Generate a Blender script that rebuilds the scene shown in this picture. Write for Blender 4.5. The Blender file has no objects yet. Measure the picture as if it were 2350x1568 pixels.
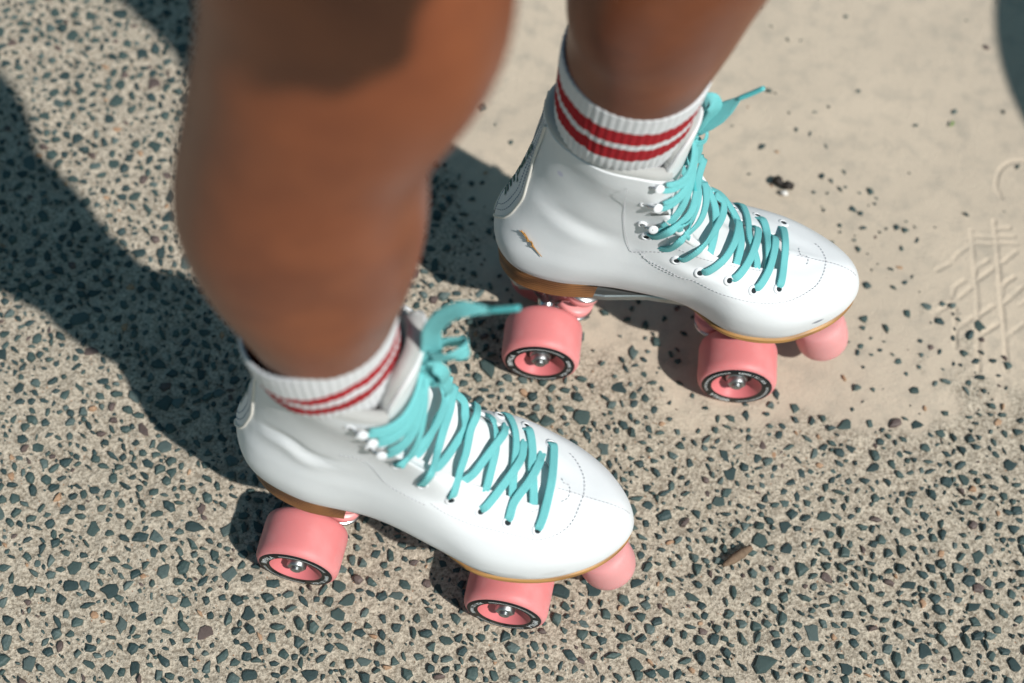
import bpy, math, random
import numpy as np
from mathutils import Vector, Matrix

# ------------------------------------------------------------------ camera
scene = bpy.context.scene
COL = scene.collection
cam_d = bpy.data.cameras.new('camera'); cam = bpy.data.objects.new('camera', cam_d); COL.objects.link(cam)
PITCH, ROLL, CAM_H, FPX = 1.0718, .0942, 1.0527, 3617.4
fw = Vector((0, math.cos(PITCH), -math.sin(PITCH))); rt = Vector((1, 0, 0)); up = rt.cross(fw)
rt2 = math.cos(ROLL)*rt + math.sin(ROLL)*up; up2 = -math.sin(ROLL)*rt + math.cos(ROLL)*up
m = Matrix((rt2, up2, -fw)).transposed().to_4x4(); m.translation = Vector((0, 0, CAM_H))
cam.matrix_world = m
cam_d.sensor_width = 36; cam_d.lens = FPX/2350*36
cam_d.clip_start = .02; cam_d.clip_end = 400
cam_d.dof.use_dof = True; cam_d.dof.focus_distance = 1.055; cam_d.dof.aperture_fstop = 3.5
scene.camera = cam
# ------------------------------------------------------------------ light
SUN_EL, SUN_AZ = math.radians(48), math.radians(-40)       # azimuth measured from +x towards +y
world = bpy.data.worlds.new('World'); scene.world = world; world.use_nodes = True
nt = world.node_tree; nt.nodes.clear()
sky = nt.nodes.new('ShaderNodeTexSky'); sky.sky_type = 'NISHITA'; sky.sun_disc = False
sky.sun_elevation = SUN_EL; sky.sun_rotation = math.radians(90)-SUN_AZ
bg = nt.nodes.new('ShaderNodeBackground'); bg.inputs[1].default_value = .062; sky.ozone_density = 4.; sky.air_density = 1.2
wo = nt.nodes.new('ShaderNodeOutputWorld'); tint = nt.nodes.new('ShaderNodeMix'); tint.data_type = 'RGBA'; tint.blend_type = 'MULTIPLY'; tint.inputs[0].default_value = 1; tint.inputs[7].default_value = (.70, 1, .84, 1); nt.links.new(sky.outputs[0], tint.inputs[6]); nt.links.new(tint.outputs[2], bg.inputs[0]); nt.links.new(bg.outputs[0], wo.inputs[0])
sd = bpy.data.lights.new('sun', 'SUN'); sd.energy = 4.4; sd.angle = math.radians(1.0); sd.color = (1, .97, .92)
sun = bpy.data.objects.new('sun', sd); COL.objects.link(sun)
sdir = Vector((math.cos(SUN_EL)*math.cos(SUN_AZ), math.cos(SUN_EL)*math.sin(SUN_AZ), math.sin(SUN_EL)))
sun.rotation_euler = sdir.to_track_quat('Z', 'Y').to_euler(); sun.location = sdir*5
vs = scene.view_settings; vs.view_transform = 'Standard'; vs.look = 'None'; vs.exposure = 0; vs.gamma = 1; vs.use_curve_mapping = False
scene.display_settings.display_device = 'sRGB'
random.seed(4); RNG = np.random.default_rng(11)

# ------------------------------------------------------------------ helpers
def mesh_data(name, verts, faces, mat=None, smooth=True, uvs=None):
    me = bpy.data.meshes.new(name)
    verts = np.asarray(verts, np.float32)
    if isinstance(faces, np.ndarray):
        k = faces.shape[1]; n = len(faces)
        me.vertices.add(len(verts)); me.vertices.foreach_set('co', verts.ravel())
        me.loops.add(n*k); me.loops.foreach_set('vertex_index', faces.astype(np.int32).ravel())
        me.polygons.add(n); me.polygons.foreach_set('loop_start', np.arange(0, n*k, k, dtype=np.int32))
        me.update(calc_edges=True)
    else:
        me.from_pydata(verts.tolist(), [], faces); me.update()
    if smooth is True: me.polygons.foreach_set('use_smooth', [True]*len(me.polygons))
    if uvs is not None:
        uvl = me.uv_layers.new(name='UVMap'); li = np.zeros(len(me.loops), np.int32); me.loops.foreach_get('vertex_index', li)
        uvl.data.foreach_set('uv', np.asarray(uvs, np.float32)[li].ravel())
    if mat: me.materials.append(mat)
    me.validate(); return me
def obj(name, me, parent=None, loc=None, **props):
    o = bpy.data.objects.new(name, me); COL.objects.link(o)
    if parent: o.parent = parent
    if loc is not None: o.location = loc
    for k, v in props.items(): o[k] = v
    return o
def part(name, verts, faces, mat, parent, smooth=True, uvs=None, loc=None):
    return obj(name, mesh_data(name, verts, faces, mat, smooth, uvs), parent, loc)
class Acc:
    """collects pieces of one part"""
    def __init__(s): s.v = []; s.f = []; s.uv = []; s.n = 0
    def add(s, v, f, uv=None):
        v = np.asarray(v, float); s.v.append(v); s.f += [[i+s.n for i in q] for q in (f.tolist() if isinstance(f, np.ndarray) else f)]
        s.uv.append(np.zeros((len(v), 2)) if uv is None else np.asarray(uv)); s.n += len(v)
    def make(s, name, mat, parent, smooth=True): return part(name, np.concatenate(s.v), s.f, mat, parent, smooth, np.concatenate(s.uv))
def cr_path(P, n):
    P = np.asarray(P, float)
    if len(P) == 2: return P[0]+(P[1]-P[0])*np.linspace(0, 1, n)[:, None]
    E = np.concatenate([[2*P[0]-P[1]], P, [2*P[-1]-P[-2]]]); d = np.linalg.norm(np.diff(P[:, :3], axis=0), axis=1); d = np.maximum(d, 1e-9)
    s = np.concatenate([[0], np.cumsum(d)]); t = np.linspace(0, s[-1], n); i = np.clip(np.searchsorted(s, t, 'right')-1, 0, len(P)-2)
    f = ((t-s[i])/d[i])[:, None]; a, b, c, e = E[i], E[i+1], E[i+2], E[i+3]
    return .5*(2*b+(c-a)*f+(2*a-5*b+4*c-e)*f*f+(3*b-a-3*c+e)*f**3)
def unit(a): return a/(np.linalg.norm(a, axis=-1, keepdims=True)+1e-12)
def grid_faces(nr, nc, closed=False):
    i = np.arange(nr-1)[:, None]; j = np.arange(nc if closed else nc-1)[None, :]; j2 = (j+1) % nc
    return np.stack([i*nc+j, i*nc+j2, (i+1)*nc+j2, (i+1)*nc+j], -1).reshape(-1, 4)
def tube(P, r, seg=10, cap=True, closed=False, normals=None):
    P = np.asarray(P, float); n = len(P); T = unit(np.gradient(P, axis=0))
    if closed: T = unit(np.roll(P, -1, 0)-np.roll(P, 1, 0))
    N = np.zeros_like(P); ref = np.array([0, 0, 1.]) if abs(T[0, 2]) < .9 else np.array([1., 0, 0]); N[0] = unit(np.cross(T[0], ref))
    for k in range(1, n): v = N[k-1]-T[k]*(N[k-1]@T[k]); N[k] = unit(v)
    B = np.cross(T, N); a = np.linspace(0, 2*np.pi, seg, endpoint=False); r = np.broadcast_to(np.asarray(r, float), (n,))
    V = P[:, None]+r[:, None, None]*(np.cos(a)[None, :, None]*N[:, None]+np.sin(a)[None, :, None]*B[:, None])
    f = grid_faces(n, seg, True).tolist(); V = V.reshape(-1, 3)
    if closed: f += [[(n-1)*seg+j, (n-1)*seg+(j+1) % seg, (j+1) % seg, j] for j in range(seg)]
    elif cap: f += [list(range(seg))[::-1], list(range((n-1)*seg, n*seg))]
    return V, f
def ribbon(P, N, w, t=.0016, twist=None):
    """flat braided lace: path P, surface normals N, width w (scalar or per point)"""
    P = np.asarray(P, float); n = len(P); T = unit(np.gradient(P, axis=0)); N = unit(N-T*(N*T).sum(-1, keepdims=True)); B = np.cross(T, N)
    if twist is not None:
        c, s = np.cos(twist)[:, None], np.sin(twist)[:, None]; N, B = c*N+s*B, c*B-s*N
    w = np.broadcast_to(np.asarray(w, float), (n,))
    xs = np.array([-1, -.93, -.55, 0, .55, .93, 1, .93, .55, 0, -.55, -.93]); ys = np.array([0, .8, 1, .62, 1, .8, 0, -.8, -1, -.62, -1, -.8])
    L = np.concatenate([[0], np.cumsum(np.linalg.norm(np.diff(P, axis=0), axis=1))])
    V = P[:, None]+xs[None, :, None]*(w/2)[:, None, None]*B[:, None]+ys[None, :, None]*(t/2)*N[:, None]
    uv = np.stack([np.broadcast_to(xs*w.mean()/2, (n, 12)), np.broadcast_to(L[:, None], (n, 12))], -1)*1000
    f = grid_faces(n, 12, True).tolist()+[list(range(12))[::-1], list(range((n-1)*12, n*12))]
    return V.reshape(-1, 3), f, uv.reshape(-1, 2)
def lathe(prof, seg=64, axis='y'):
    """prof: list of (radius, y). revolve round the y axis"""
    prof = np.asarray(prof, float); a = np.linspace(0, 2*np.pi, seg, endpoint=False)
    V = np.stack([prof[:, :1]*np.cos(a), np.broadcast_to(prof[:, 1:2], (len(prof), seg)), prof[:, :1]*np.sin(a)], -1)
    if axis == 'z': V = V[..., [0, 2, 1]]
    return V.reshape(-1, 3), grid_faces(len(prof), seg, True)
def prism(poly, z0, z1, bevel=.0):
    """poly in xy"""
    n = len(poly); poly = np.asarray(poly, float); c = poly.mean(0)
    rings = [(z0, 0), (z1, 0)] if not bevel else [(z0, bevel), (z0+bevel, 0), (z1-bevel, 0), (z1, bevel)]
    V = []
    for z, b in rings:
        d = poly-c; L = np.linalg.norm(d, axis=1, keepdims=True); V.append(np.concatenate([c+d*(1-b/L), np.full((n, 1), z)], 1))
    f = grid_faces(len(rings), n, True).tolist()+[list(range(n))[::-1], list(range((len(rings)-1)*n, len(rings)*n))]
    return np.concatenate(V), f
# smooth value noise on numpy arrays
def vnoise(x, y, scale, seed):
    R = np.random.default_rng(seed).random((256, 256)); X = x/scale; Y = y/scale
    i = np.floor(X).astype(int); j = np.floor(Y).astype(int); fx = X-i; fy = Y-j; fx = fx*fx*(3-2*fx); fy = fy*fy*(3-2*fy)
    g = lambda a, b: R[a & 255, b & 255]
    return (g(i, j)*(1-fx)+g(i+1, j)*fx)*(1-fy)+(g(i, j+1)*(1-fx)+g(i+1, j+1)*fx)*fy
# ------------------------------------------------------------------ materials
def mat(name, color, rough=.5, metal=0., **kw):
    M = bpy.data.materials.new(name); M.use_nodes = True; b = M.node_tree.nodes['Principled BSDF']
    b.inputs['Base Color'].default_value = (*color, 1); b.inputs['Roughness'].default_value = rough; b.inputs['Metallic'].default_value = metal
    for k, v in kw.items(): b.inputs[k.replace('_', ' ')].default_value = v
    return M
class NB:
    def __init__(s, M): s.t = M.node_tree; s.b = s.t.nodes['Principled BSDF']
    def n(s, typ, **kw):
        x = s.t.nodes.new('ShaderNode'+typ)
        for k, v in kw.items():
            if k.startswith('i_'):
                key = k[2:]; x.inputs[int(key) if key.isdigit() else key].default_value = v
            else: setattr(x, k, v)
        return x
    def l(s, a, b): s.t.links.new(a, b)
    def coord(s, kind='Object'): return s.n('TexCoord').outputs[kind]
    def noise(s, co, scale, detail=4, rough=.55):
        x = s.n('TexNoise', i_Scale=scale, i_Detail=detail, i_Roughness=rough); s.l(co, x.inputs['Vector']); return x.outputs['Fac']
    def ramp(s, fac, stops):
        x = s.n('ValToRGB'); s.l(fac, x.inputs[0]); e = x.color_ramp.elements
        while len(e) < len(stops): e.new(.5)
        for q, (p, c) in zip(e, stops): q.position = p; q.color = (*c, 1) if len(c) == 3 else c
        return x.outputs[0]
    def bump(s, h, strength=.3, dist=.001, nrm=None):
        x = s.n('Bump', i_Strength=strength, i_Distance=dist); s.l(h, x.inputs['Height'])
        if nrm is not None: s.l(nrm, x.inputs['Normal'])
        return x.outputs[0]
    def mix(s, f, a, b, mode='MIX'):
        x = s.n('Mix', data_type='RGBA', blend_type=mode)
        for v, k in ((f, 0), (a, 6), (b, 7)):
            if isinstance(v, (int, float)): x.inputs[k].default_value = v
            elif isinstance(v, tuple): x.inputs[k].default_value = (*v, 1)
            else: s.l(v, x.inputs[k])
        return x.outputs[2]
    def math(s, op, a, b=0.):
        x = s.n('Math', operation=op)
        for v, k in ((a, 0), (b, 1)):
            if isinstance(v, (int, float)): x.inputs[k].default_value = v
            else: s.l(v, x.inputs[k])
        return x.outputs[0]
# white leatherette, with soft creases and a few scuffs (the scuffs are added per boot)
def leather_mat(name, scuffs):
    M = mat(name, (.80, .805, .82), .42); b = NB(M); co = b.coord()
    n1 = b.noise(co, 900, 3); n2 = b.noise(co, 14, 4); n3 = b.noise(co, 60, 3)
    col = b.mix(b.ramp(n2, [(.42, (0, 0, 0)), (.8, (.35, .35, .35))]), (.75, .765, .79), (.66, .675, .69))
    for (p, r, s, c) in scuffs:
        mp = b.n('Mapping', vector_type='TEXTURE'); mp.inputs['Location'].default_value = p; mp.inputs['Scale'].default_value = r; b.l(co, mp.inputs['Vector'])
        g = b.n('VectorMath', operation='LENGTH'); b.l(mp.outputs[0], g.inputs[0])
        d = b.math('ADD', g.outputs['Value'], b.math('MULTIPLY', b.math('SUBTRACT', n3, .5), 1.3))
        f = b.ramp(d, [(.55, (s, s, s)), (1.0, (0, 0, 0))]); col = b.mix(f, col, c)
    b.l(col, b.b.inputs['Base Color'])
    b.l(b.bump(b.noise(co, 35, 5), .25, .0012, b.bump(n1, .22, .00025)), b.b.inputs['Normal'])
    b.l(b.ramp(n3, [(.3, (.54,)*3), (.7, (.66,)*3)]), b.b.inputs['Roughness'])
    return M
M_LEATHER_R = leather_mat('white_leather_right', [((.1290, -.0485, .0965), (.0085, .008, .0036), .95, (.05, .045, .05)), ((.140, -.0485, .100), (.020, .008, .006), .35, (.35, .34, .34)),
    ((.172, -.042, .104), (.012, .01, .004), .2, (.4, .38, .36))])
M_LEATHER_L = leather_mat('white_leather_left', [((.188, -.0355, .1103), (.006, .005, .0022), .8, (.14, .16, .22)), ((-.0024, -.0265, .238), (.003, .004, .0035), .35, (.35, .3, .6)),
    ((.04, -.0405, .205), (.003, .004, .004), .3, (.3, .25, .45)), ((.055, -.034, .165), (.008, .01, .004), .25, (.4, .4, .45))])
M_TONGUE = mat('tongue_leather', (.74, .745, .755), .45); b = NB(M_TONGUE); b.l(b.bump(b.noise(b.coord(), 40, 4), .3, .001), b.b.inputs['Normal'])
M_LINING = mat('grey_lining', (.42, .42, .41), .95, Sheen_Weight=.5); b = NB(M_LINING); b.l(b.bump(b.noise(b.coord(), 1400, 3), .6, .0006), b.b.inputs['Normal'])
M_INNER = mat('inner_dark', (.12, .13, .14), .9)
M_PIPING = mat('cream_piping', (.74, .71, .66), .5)
M_STITCH = mat('stitch_thread', (.50, .50, .53), .8)
M_STITCHB = mat('stitch_thread_blue', (.22, .27, .36), .8)
M_GREEN = mat('green_print', (.005, .11, .10), .5)
M_EYELET = mat('white_eyelet', (.78, .79, .82), .28)
M_HOLE = mat('eyelet_hole', (.012, .02, .025), .9)
# lace: woven aqua
M_LACE = mat('aqua_lace', (.10, .49, .52), .75); b = NB(M_LACE)
sep = b.n('SeparateXYZ'); b.l(b.coord('UV'), sep.inputs[0]); U, V = sep.outputs[0], sep.outputs[1]
s1 = b.math('SINE', b.math('ADD', b.math('MULTIPLY', U, 6.6), b.math('MULTIPLY', V, 4.2))); s2 = b.math('SINE', b.math('SUBTRACT', b.math('MULTIPLY', U, 6.6), b.math('MULTIPLY', V, 4.2)))
wv = b.math('MAXIMUM', s1, s2); nz = b.noise(b.coord(), 260, 3)
colr = b.ramp(b.math('MULTIPLY', b.math('ADD', wv, 1.), .5), [(.25, (.075, .43, .46)), (.85, (.22, .65, .67))])
b.l(b.mix(b.math('MULTIPLY', nz, .35), colr, (.19, .61, .63)), b.b.inputs['Base Color']); b.l(b.bump(wv, .6, .0004), b.b.inputs['Normal'])
M_AGLET = mat('aglet_plastic', (.09, .50, .53), .3)
# sole wood / stacked leather
def stack_mat(name, c1, c2):
    M = mat(name, c1, .5); b = NB(M); mp = b.n('Mapping'); mp.inputs['Scale'].default_value = (12, 12, 1); b.l(b.coord(), mp.inputs['Vector'])
    sp = b.n('SeparateXYZ'); b.l(b.coord(), sp.inputs[0]); w = b.math('SINE', b.math('ADD', b.math('MULTIPLY', sp.outputs[2], 2300), b.math('MULTIPLY', b.noise(mp.outputs[0], 3, 3), 5)))
    n = b.noise(b.coord(), 90, 4)
    f = b.math('MULTIPLY', b.math('ADD', w, 1.), .5); b.l(b.mix(b.math('MULTIPLY', n, .35), b.mix(f, c1, c2), c1, 'MIX'), b.b.inputs['Base Color']); b.l(b.bump(f, .3, .0003), b.b.inputs['Normal'])
    return M
M_HEEL = stack_mat('stacked_heel', (.27, .115, .040), (.045, .018, .007))
M_SOLE = stack_mat('tan_welt', (.46, .24, .075), (.20, .09, .025))
M_SOLEB = mat('outsole', (.09, .07, .055), .7)
M_STEEL = mat('polished_metal', (.62, .64, .66), .22, 1.)
M_PLATE = mat('plate_alloy', (.36, .39, .40), .42, .9); b = NB(M_PLATE); b.l(b.bump(b.noise(b.coord(), 700, 3), .2, .0003), b.b.inputs['Normal'])
M_NUT = mat('axle_steel', (.42, .44, .45), .42, 1.)
M_DARK = mat('dark_bearing', (.03, .02, .022), .5)
def ureth(name, c):
    M = mat(name, c, .45, Subsurface_Weight=.35, Subsurface_Scale=.005); M.node_tree.nodes['Principled BSDF'].inputs['Subsurface Radius'].default_value = (1., .28, .25)
    b = NB(M); n = b.noise(b.coord(), 45, 5); b.l(b.mix(b.ramp(n, [(.45, (0,)*3), (.75, (.5,)*3)]), c, (.80, .36, .36)), b.b.inputs['Base Color'])
    b.l(b.ramp(n, [(.3, (.44,)*3), (.7, (.66,)*3)]), b.b.inputs['Roughness']); b.l(b.bump(b.noise(b.coord(), 300, 4), .12, .0004), b.b.inputs['Normal']); return M
M_PINK = ureth('pink_urethane', (.74, .235, .24)); M_HUB = mat('pink_hub', (.66, .18, .19), .34, Coat_Weight=.15)
M_STOP = ureth('pink_toe_stop', (.72, .32, .32)); M_CUSH = mat('pink_cushion', (.78, .30, .30), .35)
M_LABEL = mat('black_label', (.006, .008, .010), .45)
b = NB(M_LABEL); b.l(b.mix(b.ramp(b.noise(b.coord(), 170, 5), [(.70, (0,)*3), (.73, (1,)*3)]), (.006, .008, .010), (.75, .16, .17)), b.b.inputs['Base Color'])
M_PRINT = mat('white_print', (.75, .78, .80), .4)
M_SEED = mat('dry_grass', (.40, .20, .05), .6)
# skin
M_SKIN = mat('tanned_skin', (.37, .165, .088), .42, Subsurface_Weight=.0); b = NB(M_SKIN)
M_SKIN.node_tree.nodes['Principled BSDF'].inputs['Subsurface Radius'].default_value = (1., .35, .2)
nz = b.ramp(b.noise(b.coord(), 22, 4), [(.3, (0,)*3), (.7, (1,)*3)]); b.l(b.mix(nz, (.15, .038, .014), (.235, .066, .023)), b.b.inputs['Base Color']); b.l(b.bump(b.noise(b.coord(), 900, 3), .15, .0004), b.b.inputs['Normal'])
# sock: stripes follow v (height in mm below the top edge) of the UV map
def sock_mat(name, stripes, wob):
    M = mat(name, (.8, .8, .82), .95); b = NB(M); sp = b.n('SeparateXYZ'); b.l(b.coord('UV'), sp.inputs[0])
    h = b.math('ADD', sp.outputs[1], b.math('MULTIPLY', b.math('SUBTRACT', b.noise(b.coord(), 60, 2), .5), wob))
    h = b.math('ADD', h, b.math('MULTIPLY', b.math('SUBTRACT', b.noise(b.coord(), 700, 2), .5), .5))
    f = None
    for a, c in stripes:
        g = b.math('MULTIPLY', b.math('GREATER_THAN', h, a), b.math('LESS_THAN', h, c)); f = g if f is None else b.math('MAXIMUM', f, g)
    n = b.noise(b.coord(), 1500, 2); w = b.mix(n, (.62, .63, .67), (.78, .785, .80)); r = b.mix(n, (.28, .002, .008), (.48, .003, .014))
    b.l(b.mix(f, w, r), b.b.inputs['Base Color']); b.l(b.bump(n, .7, .0007), b.b.inputs['Normal']); return M
# ---- the boot as a bicubic net: rows sole to collar, columns front to back
BX=[[215,208,190,163,130,95,50,5,-26,-39.5],
[217.5,210,191,163,130,95,50,5,-29,-42],
[214,207,189,162,129,94,50,5,-30,-43],
[207,200,184,159,127,93,50,6,-27,-41],
[196,190,176,153,124,93,52,8,-23,-36.5],
[178,173,160,142,119,92,54,11,-19,-31],
[152,148,139,126,110,90,57,15,-15,-26],
[120,118,113,106,97,85,58,18,-12,-21.5],
[93,92,89,85,80,74,54,20,-9,-18.5],
[79,78.5,77,74,70,65,50,20,-8,-17.5],
[78,77.5,76,73,69,63,48,20,-8,-17]]
BL=[[0,16,32,43.5,47,39.5,31,31.5,21,0],
[0,17.5,34,46,49.5,42.5,35,35,24,0],
[0,17,33.5,45,48,42,36,36,25,0],
[0,13,26,37,41,39,34.5,34,23,0],
[0,8,17,26,32,34,32,31,20,0],
[0,5,11,18,25,29,31,30,19,0],
[0,5,10,15.5,21.5,27,31,31,19,0],
[0,5.5,10.5,15.5,21,27,33,33,20,0],
[0,7,13,19,25,31,36.5,36,21,0],
[0,8,16,23,29,34.5,39,37.5,22,0],
[0,9,17,24.5,31,36,40,38.5,22.5,0]]
BM=[[0,16,31,42,41,25,24,27.5,20,0],
[0,17.5,33,44.5,43.5,29,28,31,23,0],
[0,17,32.5,43,42.5,32,31,32.5,24,0],
[0,13,25,35,37,31.5,31,31,22,0],
[0,8,16.5,25,30,31,30,30,19.5,0],
[0,5,11,18,24.5,28,30,29.5,19,0]]+BL[6:]
BZ=[[96,95,93,91,91,95,104,110,112,113],
[105,104,102,101,102,107,116,121,124,125],
[118,117,115.5,115,117,122,131,137,140,141],
[128,127.5,127,127.5,129.5,136,148,154,157,159],
[132.5,132.5,133,134.5,138,147,163,171,174,176],
[136,136,137,140,145,156,179,188,191,193],
[142,142.5,143.5,147.5,155,170,197,208,211,212],
[157,157.5,159.5,164,172,188,213,226,230,231],
[176,177,180,185,194,207,229,244,248,249],
[205,206,208,212,218,226,244,254,258,260],
[245,246,248,251,254,257,262,266,269,272]]
def cr(P,t,closed=False):
    """catmull-rom along axis 0; t array in index units"""
    n=len(P); t=np.asarray(t,float); i=np.clip(np.floor(t).astype(int),0,n-1 if closed else n-2); f=(t-i)
    if closed: g=lambda k:P[(i+k)%n]
    else:
        g=lambda k:np.where(((i+k)<0)[(...,)+(None,)*(P.ndim-1)],2*P[0]-P[1],np.where(((i+k)>n-1)[(...,)+(None,)*(P.ndim-1)],2*P[n-1]-P[n-2],P[np.clip(i+k,0,n-1)]))
    f=f[(...,)+(None,)*(P.ndim-1)]
    a,b,c,d=g(-1),g(0),g(1),g(2)
    return .5*((2*b)+(-a+c)*f+(2*a-5*b+4*c-d)*f*f+(-a+3*b-3*c+d)*f**3)
def net():
    L=np.stack([np.array(BX,float),-np.array(BL,float),np.array(BZ,float)],-1)
    M=np.stack([np.array(BX,float),np.array(BM,float),np.array(BZ,float)],-1)
    w=np.exp(-((M[...,0]-120)/38)**2)*np.array([0,.25,.6,.9,1,1,1,1,.5,0,0])[:,None]
    c=np.minimum(np.arange(10)/3,1.)[None,:]
    M[...,1]+=9.5*w*c; M[...,2]+=8.5*w*(.35+.65*c); L[:,0,2]=M[:,0,2]
    w=np.exp(-((L[...,0]-98)/22)**2)*np.array([0,0,0,.3,.8,1,1,1,.6,.2,0])[:,None]
    L[...,1]-=3.5*w*c; L[:,1:,2]+=(3*w*c)[:,1:]
    w=np.exp(-((L[...,0]-186)/28)**2)*np.array([0,.3,.8,1,.7,.3,0,0,0,0,0])[:,None]
    L[...,1]+=3.5*w*c; M[...,1]+=2.5*w*c; M[...,2]+=3*w*c*np.array([0,.3,.8,1,1,1,1,0,0,0,0])[:,None]
    # closed loop: front, lateral 1..8, back, medial 8..1
    return np.concatenate([L,M[:,-2:0:-1]],1)/1000.   # rows x 18
NET=net()
def S(v,u):
    """v in row units 0..10, u in column units 0..18 (closed; 0 front,9 back, 0-9 lateral, 9-18 medial)"""
    v=np.asarray(v,float); u=np.asarray(u,float)
    sh=np.broadcast(v,u).shape; v=np.broadcast_to(v,sh).ravel(); u=np.broadcast_to(u,sh).ravel()%18
    out=np.zeros((len(v),3)); 
    n=NET.shape[0]
    i=np.clip(np.floor(v).astype(int),0,n-2); f=v-i
    def row(k):
        r=i+k; 
        rr=np.clip(r,0,n-1)
        def col(rw):
            j=np.floor(u).astype(int); g=(u-j)[:,None]
            a,b,c,d=[NET[rw,(j+q)%18] for q in (-1,0,1,2)]
            return .5*((2*b)+(-a+c)*g+(2*a-5*b+4*c-d)*g*g+(-a+3*b-3*c+d)*g**3)
        base=col(rr)
        lo=r<0; hi=r>n-1
        if lo.any(): b2=2*col(np.zeros_like(i))-col(np.ones_like(i)); base[lo]=b2[lo]
        if hi.any(): b2=2*col(np.full_like(i,n-1))-col(np.full_like(i,n-2)); base[hi]=b2[hi]
        return base
    a,b,c,d=row(-1),row(0),row(1),row(2); f=f[:,None]
    out=.5*((2*b)+(-a+c)*f+(2*a-5*b+4*c-d)*f*f+(-a+3*b-3*c+d)*f**3)
    return out.reshape(sh+(3,))

THR_F = ([0, 1, 1.8, 2.3, 3.2], [5.72, 5.58, 5.25, 5.02, 5.0])                     # v of the throat's front edge over u'
THR_S = {0: ([5, 5.6, 6.2, 6.8, 7.2, 8, 8.5, 9, 9.5, 10], [2.45, 2.5, 2.75, 3.08, 3.25, 3.2, 3.15, 3.3, 3.7, 4.3]),
         1: ([5, 5.2, 5.6, 6.1, 6.5, 7, 7.5, 8.2, 9, 10], [2.25, 2.3, 2.7, 3.3, 4.0, 4.3, 4.4, 4.3, 4.1, 4.3])}
def surf_n(v, u):
    e = .03; v = np.asarray(v, float); u = np.asarray(u, float)
    a = S(np.minimum(v+e, 10), u)-S(np.maximum(v-e, 0), u); b_ = S(v, u+e)-S(v, u-e); return unit(np.cross(a, b_))
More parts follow.
